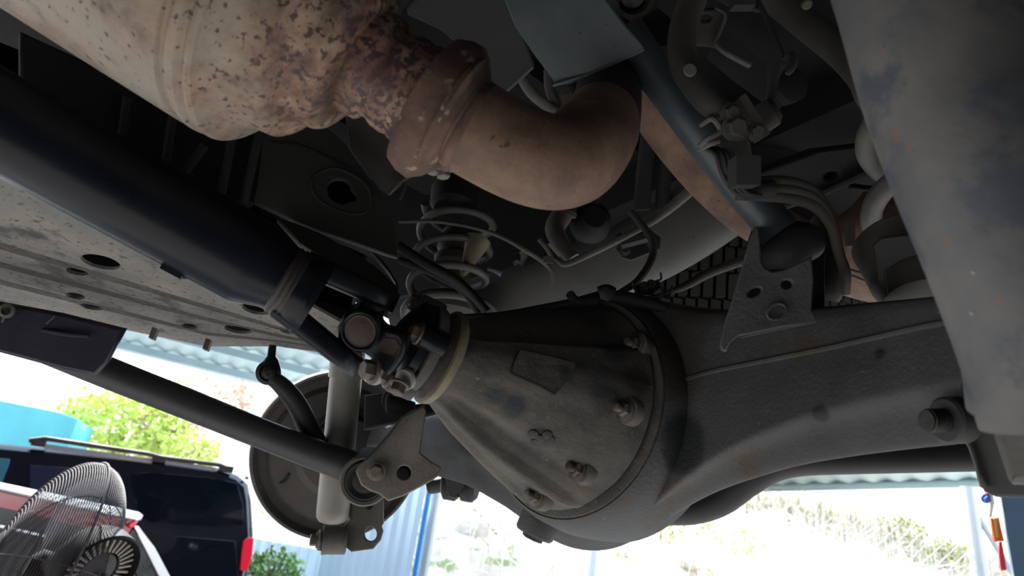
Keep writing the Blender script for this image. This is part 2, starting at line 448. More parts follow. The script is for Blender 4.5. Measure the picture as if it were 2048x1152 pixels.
for (x, y, r, nl, m, lab) in [(1130, 1085, .16, 120, M_leafy, 'small yellow green plant on the embankment under the differential'),
        (1345, 1085, .42, 500, M_leaf, 'green leafy plant on the embankment below the stabiliser bar'),
        (1480, 1110, .2, 160, M_leafy, 'yellow green weed tuft on the embankment, left of the central clump'),
        (1800, 1090, .28, 260, M_leafy, 'bright yellow green weed clump in the middle of the dry slope'),
        (1895, 1135, .22, 200, M_leafy, 'yellow green weed at the foot of the fence post')]:
    p = ground_hit(x, y); bush('weed_clump', lab, p + Z * r * .4, (r, r, r * .6), nl, .045, m, 'weeds on the embankment')
p = P(250, 850, 8.6); bush('leafy_shrub', 'leafy green shrub in the sun above the black car roof', p, (.85, .5, .42), 1500, .10, M_leafy)
p = P(380, 905, 8.2); bush('leafy_shrub', 'smaller green shrub to the right, just above the roof rail', p, (.35, .3, .22), 400, .08, M_leafy)
p = P(335, 855, 8.9); bush('dry_shrub', 'brownish dry shrub right of the leafy green shrub', p, (.4, .4, .5), 500, .09, simple('dry_leaf', (.55, .42, .33)))
p = P(430, 790, 9.6); bush('dry_shrub', 'pinkish dry bush between the trailing arm and the canopy edge', p, (.7, .4, .3), 500, .10, simple('dry_leaf_pink', (.7, .5, .42)))
p = P(548, 1140, 4.6); bush('potted_weed', 'bright green weed at the foot of the corrugated fence', p, (.20, .15, .11), 420, .05, M_leaf)
for i, (x, y, r) in enumerate([(1250, 1105, .12), (1560, 1000, .2), (1700, 1050, .14), (1640, 1110, .1), (1380, 1125, .1), (950, 1060, .16)]):
    p = ground_hit(x, y); bm = bmesh.new(); bmesh.ops.create_icosphere(bm, subdivisions=2, radius=r)
    for v in bm.verts: v.co *= 1 + .35 * noise.noise(v.co * 6 + Vector((i, 0, 0))); v.co.z *= .6
    me = bpy.data.meshes.new('stone'); bm.to_mesh(me); bm.free(); me.materials.append(M_stone)
    o = bpy.data.objects.new('stone', me); o.location = p; COL.objects.link(o)
    tag(o, ['pale stone left of the green plant under the axle', 'large pale stone high on the slope under the blue roof edge', 'pale stone right in the middle of the dry slope',
            'small stone low on the slope, left of the yellow weeds', 'small stone under the green leafy plant', 'pale stone on the slope beside the blue fence pipe'][i], 'stone', 'stones on the embankment')
# dry twigs lying on the slope
for i, (a, b) in enumerate([((1770, 1015), (1870, 1008)), ((1830, 1110), (1960, 1152)), ((1880, 1140), (1990, 1060)), ((890, 1000), (990, 1090))]):
    pa, pb = ground_hit(*a) + Z * .05, ground_hit(*b) + Z * .08
    o = mk('twig', *g_tube(cr([tuple(pa), tuple(pa.lerp(pb, .5) + Z * .06), tuple(pb)], 5), .012, 6), simple('dead_wood', (.45, .35, .25)))
    tag(o, ['brown dry twig lying high on the right slope', 'pale dead stem leaning from the fence post to the lower right', 'pale dead stem crossing in front of the fence post',
            'long pale dead branch on the slope beside the blue pipe'][i], 'twig', 'dry twigs on the embankment')

# ------------------------------------------------------------------ fence, posts, column
M_sheet = mat('corrugated_sheet', (.62, .78, .85), (.55, .70, .80), 3, .5, .1, .05, K=1)
def vplane(pa, pb, thickdir=None):
    d = (pb - pa); d.z = 0; d.normalize(); nrm = Vector((-d.y, d.x, 0)); return d, nrm
def corr(name, label, pl, pr, ztop_l, ztop_r, zbot, pitch, amp, m, group=None):
    d, nn = vplane(pl, pr); L = (Vector((pr.x, pr.y, 0)) - Vector((pl.x, pl.y, 0))).length
    n = int(L / pitch * 8); V = []; Fc = []
    for i in range(n + 1):
        s = L * i / n; ph = (i % 8) / 8
        off = amp * max(-1, min(1, 1.8 * math.sin(2 * PI * ph)))
        b = Vector((pl.x, pl.y, 0)) + d * s + nn * off
        zt = ztop_l + (ztop_r - ztop_l) * i / n
        V += [b + Z * zbot, b + Z * zt, b + nn * .002 + Z * zt, b + nn * .002 + Z * zbot]
    for i in range(n):
        a = i * 4; Fc += [(a, a + 1, a + 5, a + 4), (a + 3, a + 7, a + 6, a + 2), (a + 1, a + 2, a + 6, a + 5)]
    t = thing(name, label, 'fence', Vector((pl.x, pl.y, 0)), group)
    mk('corrugated_sheet', V, Fc, m, t, angle=25)
    for zz in (.25, .8):
        zc = zbot + (ztop_l - zbot) * zz
        mk('rail', *g_box(Vector((pl.x, pl.y, 0)) + d * L / 2 + nn * (.05) + Z * zc, d * L / 2, nn * .015, Z * .025), m, t, smooth=False)
    return t
pl, pr = P(500, 1075, 5.6), P(700, 1100, 5.3)
corr('corrugated_fence', 'pale corrugated fence panel, lower and farther, left of the drum', pl, pr, pl.z, pl.z - .04, .0, .09, .008, M_sheet)
pl, pr = P(655, 1060, 4.7), P(846, 985, 4.2)
corr('corrugated_fence', 'tall light blue corrugated fence beside the blue pipe', pl, pr, pr.z + .35, pr.z + .35, .0, .10, .010, M_sheet)
def post(name, label, top, bot_px, r, m, cat, parent=None):
    """upright round post through a pixel, from the floor"""
    o = mk(name, *g_tube([Vector((top.x, top.y, 0)), top], r, 14), m, parent)
    return tag(o, label, cat) if parent is None else o
q = P(858, 985, 4.15); q2 = Vector(q); q2.z += .4
post('drain_pipe', 'bright blue vertical pipe on the edge of the corrugated fence', q2, None, .016, M_eave, 'pipe')
q = P(873, 985, 4.3); q2 = Vector(q); q2.z += .4
post('fence_post', 'grey steel post right beside the blue pipe', q2, None, .028, simple('galvanised', (.42, .46, .47), .5, .3), 'post')
q = P(1190, 1090, 4.6); q2 = Vector(q); q2.z += .5
post('white_pipe', 'white pipe standing on the slope just below the differential', q2, None, .035, simple('white_pvc', (.75, .78, .85), .4), 'pipe')
q = P(1935, 975, 4.9); q2 = Vector(q)
fp = thing('wire_fence', 'galvanised wire mesh fence with a grey post by the orange label', 'fence', Vector((q.x, q.y, 0)))
mg = simple('galvanised_wire', (.5, .52, .53), .5, .3)
mk('post', *g_tube([Vector((q.x, q.y, 0)), q2], .05, 14), mg, fp)
mk('post_brace', *g_tube([q2 - Z * .1, Vector((q.x + .6, q.y - .25, .9))], .02, 8), mg, fp)
mb = MB(); d = Vector((.93, -.36, 0)); base = Vector((q.x, q.y, 0)) - d * 1.2
zt = q2.z - .28
for i in range(-14, 26):
    for sg in (1, -1):
        x0 = i * .09; pts = []
        for k in range(2):
            pass
        za, zb = zt - 1.3, zt; sa, sb = x0, x0 + sg * 1.3
        # clip to 0..2.4
        lo, hi = 0.0, 1.0
        for lim, s_ in ((0, 1), (2.0, -1)):
            fa, fb = s_ * (sa - lim), s_ * (sb - lim)
            if fa < 0 and fb < 0: lo = 2
            elif fa < 0: lo = max(lo, fa / (fa - fb))
            elif fb < 0: hi = min(hi, fa / (fa - fb))
        if lo < hi:
            A = base + d * (sa + (sb - sa) * lo) + Z * (za + (zb - za) * lo); B = base + d * (sa + (sb - sa) * hi) + Z * (za + (zb - za) * hi)
            mb.add(g_tube([A, B], .0035, 4, False))
mb.build('wire_mesh', mg, fp)['kind'] = 'stuff'
# lift column and safety strap
lc = P(2013, 1060, 2.45); M_col = mat('column_blue_grey', (.115, .19, .27), (.10, .17, .25), 3, .45, .1, .05)
lcx = thing('lift_column', 'blue grey steel lift column at the lower right corner', 'column', Vector((lc.x, lc.y, 0)))
dx = Vector((.83, -.56, 0)).normalized(); dy = Vector((.56, .83, 0)).normalized()
mk('column_body', *g_box(Vector((lc.x, lc.y, 0)) + dx * .14 + dy * .09 + Z * 1.25, dx * .14, dy * .09, Z * 1.25), M_col, lcx, smooth=False)
mk('base_plate', *g_box(Vector((lc.x, lc.y, 0)) + dx * .14 + dy * .09 + Z * .01, dx * .24, dy * .2, Z * .01), M_col, lcx, smooth=False)
st = thing('hanging_strap', 'red and orange strap hanging beside the blue grey column', 'strap', P(1985, 1060, 2.5))
sr = simple('strap_red', (.75, .03, .03), .5); so_ = simple('strap_orange', (.95, .12, .01), .5); sw = simple('strap_pale', (.7, .65, .5), .6)
pn = (P(1985, 1060, 2.5), F)
plate('upper_strap', [(1974, 976), (1984, 974), (1990, 1005), (1984, 1036), (1979, 1036), (1981, 1008)], pn, .006, sw, st)
plate('buckle', [(1968, 988), (1982, 984), (1985, 1004), (1975, 1008), (1967, 1002)], pn, .02, sr, st)
plate('label_patch', [(1981, 1037), (1999, 1036), (2009, 1083), (1991, 1084)], pn, .012, so_, st)
plate('yellow_band', [(1988, 1037), (1993, 1036), (1998, 1074), (1994, 1075)], (P(1985, 1060, 2.495), F), .005, simple('strap_olive', (.45, .40, .12)), st)
plate('lower_strap', [(1998, 1085), (2005, 1084), (2014, 1140), (2003, 1142), (1999, 1110)], pn, .006, sr, st)
hexbolt(P(1971, 997, 2.49), -F, .012, st, simple('blue_button', (.05, .15, .5)), 'button')

# teal wall, left
M_teal = simple('teal_wall', (.09, .40, .45), .7)
pw = (P(100, 850, 7.4), Vector((.2, -1, 0)).normalized())
o = plate('teal_shed', [(-260, 740), (0, 800), (118, 824), (156, 838), (140, 880), (120, 960), (-260, 960)], pw, .6, M_teal, bev=.01)
tag(o, 'teal painted shed wall above the black car at the left edge', 'shed')
o = plate('pale_wall', [(146, 880), (290, 888), (286, 990), (140, 990)], (P(250, 900, 9.6), Vector((.2, -1, 0)).normalized()), .3, simple('pale_wall', (.6, .75, .8)), bev=.01)
tag(o, 'low pale blue wall between teal shed and leafy shrub', 'wall')

# ------------------------------------------------------------------ cars
M_carblk = mat('car_paint_dark', (.008, .011, .020), (.007, .010, .018), 2, .2, .0, 0, coat=.4)
M_glass = bpy.data.materials.new('tinted_glass'); M_glass.use_nodes = True
b_ = M_glass.node_tree.nodes['Principled BSDF']; b_.inputs['Base Color'].default_value = (.003, .005, .008, 1); b_.inputs['Roughness'].default_value = .04; b_.inputs['Coat Weight'].default_value = .0
M_carred = mat('car_paint_red', (.34, .012, .045), (.30, .010, .04), 2, .2, .2, 0, coat=1)
M_chrome = simple('chrome_trim', (.8, .82, .85), .2, .8); M_tail = simple('tail_light_red', (.8, .02, .05), .15)
pa, pb = PZ(0, 888, .45), PZ(450, 938, .54)
d_, n_ = vplane(pa, pb); nB = n_ if n_.dot(pa - CAM) > 0 else -n_
def pc(off): return (pa - nB * off, nB)
blk = thing('black_car', 'dark blue-black wagon with roof rails and a red tail light', 'car', Vector((pa.x, pa.y, 0)))
body = [(-420, 850), (-200, 868), (0, 886), (60, 892), (300, 915), (440, 935), (478, 950), (498, 968), (504, 1000), (508, 1070), (500, 1130), (488, 1200), (470, 1330), (-420, 1330)]
plate('body', body, pc(0), 1.7, M_carblk, blk, bev=.03)
plate('rear_side_window', [(262, 948), (300, 944), (420, 955), (474, 966), (486, 1010), (489, 1052), (440, 1055), (300, 1044), (276, 1030)], pc(.004), .006, M_glass, blk)
plate('middle_side_window', [(60, 930), (150, 936), (238, 944), (250, 1022), (60, 1005)], pc(.004), .006, mat('side_window', (.03, .035, .07), (.025, .03, .06), 2, .15, 0, 0), blk)
plate('front_side_window', [(-40, 914), (20, 918), (18, 928), (0, 975), (-40, 990)], pc(.006), .006, mat('side_glass_teal', (.06, .22, .28), (.05, .2, .25), 2, .1, 0, 0), blk)
plate('lower_window', [(300, 1068), (470, 1082), (476, 1152), (330, 1190)], pc(.004), .006, M_glass, blk)
plate('tail_light', [(487, 1082), (497, 1074), (508, 1076), (505, 1110), (495, 1142), (480, 1141), (483, 1110)], pc(.02), .05, M_tail, blk, bev=.004)
def onp(x, y, off): return hit(x, y, *pc(off))
for a in ([(58, 884), (90, 880), (300, 912)], [(300, 912), (322, 918), (440, 933), (462, 944)]):
    mk('roof_rail', *g_tube([onp(x, y - 3, .02) for x, y in a], .012, 8), M_boltd, blk)
mk('rail_gutter', *g_box((onp(90, 893, .01) + onp(305, 923, .01)) / 2, (onp(305, 923, .01) - onp(90, 893, .01)) / 2, nB * .01, Z * .012), M_chrome, blk, smooth=False)
mk('rail_gutter', *g_box((onp(332, 924, .01) + onp(430, 939, .01)) / 2, (onp(430, 939, .01) - onp(332, 924, .01)) / 2, nB * .01, Z * .010), M_chrome, blk, smooth=False)
for (x, y) in ((78, 886), (318, 919), (452, 938)):
    mk('rail_foot', *g_box(onp(x, y, .015), (onp(x + 14, y + 2, .015) - onp(x, y, .015)), nB * .02, Z * .015), M_boltd, blk, smooth=False)
hexbolt(onp(493, 958, .0), Z, .01, blk, M_boltd, 'antenna_base')

pa2, pb2 = PZ(0, 972, .17), PZ(285, 1036, .17)
d2, n2 = vplane(pa2, pb2); nR = n2 if n2.dot(pa2 - CAM) > 0 else -n2
def pr_(off): return (pa2 - nR * off, nR)
red = thing('red_car', 'red hatchback with a silver roof rail behind the fan', 'car', Vector((pa2.x, pa2.y, 0)))
plate('body', [(-300, 908), (0, 974), (283, 1038), (272, 1052), (300, 1092), (328, 1140), (345, 1190), (350, 1300), (-300, 1300)], pr_(0), .9, M_carred, red, bev=.01)
plate('roof_rail', [(-60, 952), (0, 964), (280, 1024), (288, 1030), (284, 1040), (276, 1043), (0, 981), (-60, 968)], pr_(.03), .03, M_chrome, red, bev=.006)
plate('side_window', [(-60, 1000), (0, 1014), (90, 1034), (150, 1052), (232, 1065), (215, 1095), (190, 1152), (180, 1230), (-60, 1230)], pr_(.004), .006, mat('cabin_dark', (.02, .022, .03), (.012, .014, .02), 6, .12, 0, 0), red)
plate('lower_roof_rail', [(0, 1049), (90, 1070), (91, 1075), (0, 1055)], pr_(.012), .006, M_chrome, red, bev=.001)
plate('rear_quarter_window', [(268, 1056), (276, 1062), (312, 1152), (330, 1220), (300, 1220), (262, 1120), (250, 1085)], pr_(.006), .006, M_glass, red)
plate('window_trim', [(268, 1052), (277, 1052), (310, 1095), (345, 1160), (332, 1166), (318, 1152), (290, 1096)], pr_(.012), .01, M_chrome, red, bev=.002)
plate('tail_light_strip', [(258, 1050), (274, 1042), (272, 1052), (262, 1056)], pr_(.034), .02, M_tail, red)

# ------------------------------------------------------------------ fan
FA = C3(-.70, .50, -.50)          # way the fan blows: left, towards the lens
FC = P(88, 1140, 1.5); FR = .235
fan = thing('wire_cage_fan', 'black workshop fan with a wire cage in front of the red car', 'fan', FC)
M_wire = mat('dull_wire', (.11, .095, .10), (.09, .075, .08), 30, .7, .0, 0, spec=.2); M_fanb = mat('fan_plastic', (.012, .011, .013), (.010, .009, .011), 10, .7, 0, .1, spec=.15)
M_blade = bpy.data.materials.new('smoky_blade'); M_blade.use_nodes = True
b_ = M_blade.node_tree.nodes['Principled BSDF']; b_.inputs['Base Color'].default_value = (.07, .055, .065, 1); b_.inputs['Roughness'].default_value = .35; b_.inputs['Alpha'].default_value = .45; b_.inputs['Specular IOR Level'].default_value = .2
_, fu, fv = basis(FA)
def circ(t, r, wr, n=48, m=5): 
    pts = [FC + FA * t + (fu * math.cos(2 * PI * k / n) + fv * math.sin(2 * PI * k / n)) * r for k in range(n + 1)]
    return g_tube(pts, wr, m, False)
def dome(s, r): return s * (.004 + .105 * math.sqrt(max(0, 1 - (r / FR) ** 2)))
for nm, s in (('front_guard', 1), ('rear_guard', -1)):
    mb = MB()
    for i in range(34):
        r = FR * math.sin(.22 + (PI / 2 - .22) * i / 33)
        mb.add(circ(dome(s, r), r, .0009, 56, 4))
    for k in range(10):
        a = 2 * PI * k / 10 + .15
        mb.add(g_tube([FC + FA * dome(s, r) + (fu * math.cos(a) + fv * math.sin(a)) * r for r in [FR * math.sin(.22 + (PI / 2 - .22) * j / 12) for j in range(13)]] + [FC + (fu * math.cos(a) + fv * math.sin(a)) * (FR + .004)], .0012, 5, False))
    mb.build(nm, M_wire, fan)
mk('rim_band', *circ(0, FR + .004, .0026, 64, 6), M_wire, fan)
mk('front_badge', *g_lathe(FC + FA * .100, FA, [(0, .05), (.006, .05), (.009, .044)], 32), M_fanb, fan)
for k in range(3):
    a0 = 2 * PI * k / 3 + .4; V = []; Fc = []
    for i in range(9):
        r = .035 + .18 * i / 8
        for j in range(6):
            a = a0 + (j / 5 - .5) * (.55 + .9 * math.sin(PI * min(1, i / 8 * .8 + .1)))
            V.append(FC + FA * (.02 * (j / 2.5 - 1)) + (fu * math.cos(a) + fv * math.sin(a)) * r)
    for i in range(8):
        for j in range(5): q = i * 6 + j; Fc.append((q, q + 1, q + 7, q + 6))
    mk('blade', V, Fc, M_blade, fan)
mk('hub', *g_lathe(FC, FA, [(-.03, .03), (-.02, .038), (.02, .038), (.035, .02)], 24), M_fanb, fan)
MO = P(196, 1140, 1.42); mdir = C3(.78, -.35, -.52)
mh = mk('motor_housing', *g_lathe(MO - mdir * .05, mdir, [(-.005, .05), (.0, .072), (.02, .080), (.06, .082), (.064, .078), (.055, .072), (.03, .06)], 40), M_fanb, fan)
mb = MB(); _, mu, mv = basis(mdir)
for k in range(30):
    a = 2 * PI * k / 30; rr = mu * math.cos(a) + mv * math.sin(a)
    mb.add(g_box(MO + mdir * .0 + rr * .055, rr * .014, mdir * .004, (mdir.cross(rr)) * .0022))
mb.build('motor_grille', mat('grille_fins', (.40, .36, .30), (.30, .27, .23), 20, .5), mh, smooth=False)
mk('motor_cap', *g_lathe(MO - mdir * .005, mdir, [(0, .038), (.006, .036), (.012, .02), (.014, .005)], 28), simple('motor_metal', (.05, .045, .05), .7), mh)
mk('stand_pole', *g_tube([MO + mdir * .01, MO + mdir * .01 - Z * .25, Vector((MO.x, MO.y, .03))], .014, 12), M_fanb, fan)
mk('stand_base', *g_lathe(Vector((MO.x, MO.y, 0)), Z, [(0, .22), (.02, .22), (.035, .03)], 32), M_fanb, fan)
# ------------------------------------------------------------------ vehicle body over everything
HB = .78
bc = Vector((DC.x, DC.y, CZ + HB))
body_t = thing('vehicle_body', 'dark underside of the lifted vehicle body above the axle', 'vehicle body', bc)
def bpt(a, b, z): return Vector((DC.x, DC.y, CZ + z)) + AX * a + BX * b
mk('floor_pan', *g_box(bpt(0, -.95, HB + .12), AX * .92, BX * 2.15, Z * .10), M_floor, body_t, smooth=False)
for s in (-1,):
    mk('sill_panel', *g_box(bpt(s * .90, -1.2, HB - .12), AX * .03, BX * .7, Z * .2), M_floor, body_t, smooth=False)
mk('rear_panel', *g_box(bpt(0, 1.15, HB - .05), AX * .88, BX * .04, Z * .18), M_floor, body_t, smooth=False)
for a in (-.55, -.2, .15, .5):
    mk('floor_rib', *g_box(bpt(a, -.3, HB + .005), AX * .04, BX * 1.3, Z * .02), M_floor, body_t, smooth=False)
for b in (-.9, -.35, .3):
    mk('cross_member', *g_box(bpt(0, b, HB - .03), AX * .8, BX * .06, Z * .05), M_floor, body_t, smooth=False)
# frame rails
frl = thing('frame_rail', 'grey frame rail kicking up over the axle behind the exhaust pipe', 'frame rail', P(1300, 480, 1.15))
mb = MB()
pth = [(800, 655, 1.30, 60), (960, 612, 1.26, 58), (1130, 566, 1.20, 66), (1300, 494, 1.15, 72), (1430, 410, 1.12, 76), (1530, 330, 1.12, 74), (1680, 240, 1.14, 66)]
q = cr([tuple(P(x, y, d)) + (rp(r, d),) for x, y, d, r in pth], 6)
rings = []
for i, a in enumerate(q):
    p = Vector(a[:3]); t = (Vector(q[min(i + 1, len(q) - 1)][:3]) - Vector(q[max(i - 1, 0)][:3])).normalized()
    u = (p - CAM).normalized(); u = (u - t * u.dot(t)).normalized(); v = t.cross(u)
    rings.append([p + u * a[3] * .75 * math.copysign(abs(math.cos(k)) ** .75, math.cos(k)) + v * a[3] * math.copysign(abs(math.sin(k)) ** .75, math.sin(k)) for k in [2 * PI * j / 24 for j in range(24)]])
M_rail = mat('rail_dusty_grey', (.17, .165, .15), (.12, .117, .108), 9, .7, .05, .25, spots=(.05, .045, .04), spot_scale=150, spot_th=.73)
mk('rail', *g_loft(rings), M_rail, frl)
plate('drain_hole_plug', ell(1213, 581, 17, 6, 0), [(1213, 581, 1.075), (1240, 581, 1.07), (1213, 560, 1.09)], .004, M_rubber, frl)
# clip bracket with brake line union on the rail
o = plate('clip_plate', [(1232, 497), (1250, 470), (1296, 455), (1322, 475), (1320, 498), (1262, 521), (1244, 515)], [(1232, 497, 1.035), (1320, 480, 1.03), (1262, 521, 1.03)], .006, M_frame, frl, holes=[ell(1290, 480, 8, 6)])
mk('union_block', *g_tube([P(1240, 486, 1.01), P(1300, 470, 1.01)], .010, 8), M_frame, frl)
for x, y in ((1240, 478), (1262, 480), (1250, 500), (1302, 484)):
    hexbolt(P(x, y, 1.015), -F, .006, frl, M_boltd)

fr2 = thing('rear_cross_beam', 'brown-grey frame arm with an oval hole by the right coil spring', 'frame beam', P(1640, 350, 1.0))
plate('beam_web', [(1500, 352), (1640, 300), (1757, 286), (1762, 338), (1722, 350), (1645, 388), (1500, 440)], [(1500, 400, .98), (1760, 300, .95), (1645, 388, .97)], .05, M_frame, fr2, holes=[ell(1663, 351, 14, 7, -8)], bev=.004)
mk('lower_flange', *g_tube([P(1500, 436, .97), P(1645, 386, .965), P(1722, 350, .95), P(1765, 338, .945)], .006, 8), M_frame, fr2)
mk('lower_pipe', *T([(1700, 372, 1.05, 6), (1760, 376, 1.05, 6), (1850, 350, 1.05, 6)]), M_dark, fr2)
o = mk('support_strut', *T([(1480, 318, 1.15, 12), (1600, 255, 1.18, 11), (1800, 160, 1.22, 10)]), M_dark); tag(o, 'dark straight strut in the shadow above the oval-holed frame arm', 'strut')

# inner wheel-well liner with pale lip (behind left coil spring)
wl = thing('wheel_well_liner', 'black wheel well liner with a pale curved lip behind the coil spring', 'liner', P(950, 520, 1.42))
plate('liner_sheet', [(700, 300), (1100, 330), (1150, 480), (1135, 530), (1110, 566), (960, 616), (780, 640), (700, 600)], [(800, 440, 1.46), (1100, 520, 1.36), (900, 620, 1.40)], .01, M_dark, wl, holes=[ell(1032, 527, 8, 6)])
mk('lip', *T([(798, 443, 1.09, 4), (850, 442, 1.09, 4), (900, 446, 1.09, 4), (960, 458, 1.09, 4), (1010, 477, 1.09, 4.5), (1050, 500, 1.09, 5), (1085, 522, 1.09, 5), (1105, 545, 1.09, 4), (1104, 570, 1.09, 4)], 5, 10), M_dgrey, wl)
mk('upper_step', *T([(875, 429, 1.3, 2.5), (880, 427, 1.3, 2.5), (903, 427, 1.3, 2.5), (906, 430, 1.3, 2.5)], 3, 6), M_frame, wl)
hexbolt(P(892, 413, 1.3), -F, .006, wl, M_rubber)
# vertical clip and stud on the liner
o = mk('harness_clip', *T([(1045, 500, 1.2, 9), (1050, 508, 1.2, 9), (1046, 522, 1.2, 5), (1044, 532, 1.2, 4)], 4, 10), M_dgrey); tag(o, 'small pale hooked clip right of the left coil spring', 'clip')
o = mk('wire_terminal', *T([(975, 538, 1.2, 3), (990, 542, 1.2, 4), (1003, 549, 1.2, 6)], 3, 8), simple('terminal_blue', (.35, .42, .5), .4, .3)); tag(o, 'small blue-grey wire terminal at the end of the coil', 'terminal')

# ------------------------------------------------------------------ left coil spring
def coil(name, label, c, ax, R, wr, pitch, turns, a0, m, tilt=None):
    t = thing(name, label, 'spring', c)
    d, u, v = basis(ax); pts = []
    n = int(turns * 40)
    for i in range(n + 1):
        a = a0 + 2 * PI * i / 40
        pts.append(c + d * (pitch * i / 40 - pitch * turns / 2) + (u * math.cos(a) + v * math.sin(a)) * R)
    mk('coil', *g_tube(pts, wr, 12), m, t)
    return t
sc_ax = (Z + AX * .03).normalized()
cs = coil('coil_spring', 'grey coil spring beside the bump stop, seen past the drive shaft', P(902, 528, 1.18), sc_ax, .062, .0065, .052, 4.2, 1.2, M_spring)
mk('lower_seat', *g_lathe(P(905, 622, 1.18), sc_ax, [(-.02, .07), (0, .078), (.008, .07), (.004, .045)], 32), M_dust, cs)
bs = thing('bump_stop', 'tan tapered bump stop inside the left coil spring', 'bump stop', P(910, 500, 1.18))
mk('stop_body', *g_lathe(P(903, 562, 1.18), sc_ax, [(-.004, .012), (0, .026), (.012, .03), (.022, .024), (.03, .034), (.042, .036), (.05, .028), (.06, .034), (.075, .034), (.095, .028)], 28), mat('bump_rubber', (.09, .075, .06), (.05, .045, .04), 25, .8), bs)
mk('stop_cone', *g_lathe(P(925, 552, 1.12), (sc_ax + RT * .25).normalized(), [(0, .003), (.012, .008), (.04, .014), (.07, .022)], 16), M_tan, bs)
mk('stop_cup', *g_lathe(P(903, 432, 1.18), sc_ax, [(.012, .032), (.02, .040), (.05, .042)], 24), M_dark, bs)
hs = thing('breather_hose', 'pair of dark hoses crossing in front of the left coil spring', 'hose', P(900, 550, 1.0))
mk('hose', *T([(798, 492, 1.0, 10), (850, 526, .98, 10), (905, 556, .96, 10), (945, 590, .95, 9), (975, 625, .94, 9)], 6, 12), M_rubber, hs)
mk('hose', *T([(800, 520, 1.02, 7), (870, 548, 1.0, 8), (925, 580, .98, 8), (960, 630, .96, 8)], 6, 12), M_rubber, hs)

# spare tyre above the axle
sp_ax = (Z * .99 + BX * .05).normalized(); hr_ = ray(1400, 585); hr_.z = 0; scn = P(1400, 585, 1.24) + hr_.normalized() * .38 + Z * .03
tyre = thing('spare_tyre', 'dusty black spare tyre with ribbed tread above the axle', 'tyre', scn)
TR = .37; tw = .11
mk('carcass', *g_lathe(scn, sp_ax, [(-tw * .2, .03), (-tw * .2, .17), (-tw * .5, .19), (-tw, .20), (-tw * 1.05, .27), (-tw, TR - .03), (-tw * .85, TR - .006), (0, TR), (tw * .85, TR - .006), (tw, TR - .03), (tw * 1.05, .27), (tw, .20)], 96, cap=True), M_rubber, tyre)
_, su, sv = basis(sp_ax); mb = MB()
for k in range(110):
    a = 2 * PI * k / 110
    for j in range(4):
        z = (-.75 + .5 * j) * tw; aa = a + (j % 2) * .02
        rr = su * math.cos(aa) + sv * math.sin(aa)
        mb.add(g_box(scn + sp_ax * z + rr * (TR + .003), rr * .006, sp_ax * tw * .22, (sp_ax.cross(rr) + sp_ax * .25 * (1 if j % 2 else -1)).normalized() * .0085))
o = mb.build('tread_blocks', mat('tyre_tread', (.15, .145, .135), (.10, .098, .092), 20, .8, 0, .3), tyre, smooth=False); o['kind'] = 'stuff'

# ------------------------------------------------------------------ tank guard panel (left)
HP = .30
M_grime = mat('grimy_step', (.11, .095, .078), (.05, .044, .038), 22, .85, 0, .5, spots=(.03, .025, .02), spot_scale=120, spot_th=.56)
LX = (-160, 415, 555, 700)
lines = [((240, 500, 575, 655), 0), ((436, 610, 652, 690), 0), ((452, 619, 659, 693), .006), ((480, 635, 668, 696), .006), ((493, 643, 674, 699), .011),
         ((518, 664, 680, 702), .011), ((530, 671, 684, 705), .016), ((552, 684, 689, 709), .016), ((577, 693, 693, 713), .020)]
guard = thing('tank_guard', 'long dusty grey perforated guard panel along the underside at left', 'guard panel', PZ(200, 560, HP))
V = []; Fc = []
for thk in (0, .004):
    for ys, off in lines:
        A = [PZ(x, y, HP + off) + Z * thk for x, y in zip(LX, ys)]
        V += [A[0].lerp(A[1], i / 8) for i in range(8)] + [A[1].lerp(A[2], i / 3) for i in range(3)] + [A[2].lerp(A[3], i / 3) for i in range(4)]
NS = 14; nl = len(lines); st_ = NS + 1; off2 = nl * st_; FM = []
for l in range(nl - 1):
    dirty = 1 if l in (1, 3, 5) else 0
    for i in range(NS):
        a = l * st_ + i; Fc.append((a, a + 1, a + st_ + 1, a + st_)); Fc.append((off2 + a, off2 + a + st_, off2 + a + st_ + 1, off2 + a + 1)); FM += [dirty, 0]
for i in range(NS):
    Fc.append((i, off2 + i, off2 + i + 1, i + 1)); a = (nl - 1) * st_ + i; Fc.append((a, a + 1, off2 + a + 1, off2 + a))
for l in range(nl - 1):
    a = l * st_; Fc.append((a, a + st_, off2 + a + st_, off2 + a)); a = l * st_ + NS; Fc.append((a, off2 + a, off2 + a + st_, a + st_))
pan = mk('panel', V, Fc, M_panel, guard, angle=12)
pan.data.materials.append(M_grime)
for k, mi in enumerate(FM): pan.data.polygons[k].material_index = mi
holes = [(201, 524, 41, 13, 13), (151, 551, 24, 8, 11), (144, 607, 20, 6, 10), (516, 617, 33, 12, 9), (373, 668, 17, 6, 8), (472, 673, 29, 8, 8), (575, 670, 18, 6, 8), (176, 634, 25, 6, 10)]
cut(pan, [prism([PZ(x, y, HP) for x, y in ell(*h, n=28)], Z * .05) for h in holes])
mk('stiffener_tab', *g_box(PZ(415, 690, HP - .004), (PZ(418, 692, HP) - PZ(412, 690, HP)) * .8, Z * .008, Vector((0, .004, 0))), M_panel, guard)
mk('stiffener_tab', *g_box(PZ(308, 668, HP - .004), (PZ(312, 669, HP) - PZ(306, 667, HP)) * .8, Z * .008, Vector((0, .004, 0))), M_panel, guard)
mb = MB()
tank = thing('fuel_tank', 'black fuel tank hidden above the perforated guard panel', 'tank', PZ(200, 560, HP + .1))
A = [PZ(-300, 300, HP + .07), PZ(700, 620, HP + .07), PZ(690, 694, HP + .07), PZ(540, 683, HP + .07), PZ(415, 682, HP + .07), PZ(150, 629, HP + .07), PZ(-300, 540, HP + .07)]
rings = [[p + Z * z for p in A] for z in (0, .20)]
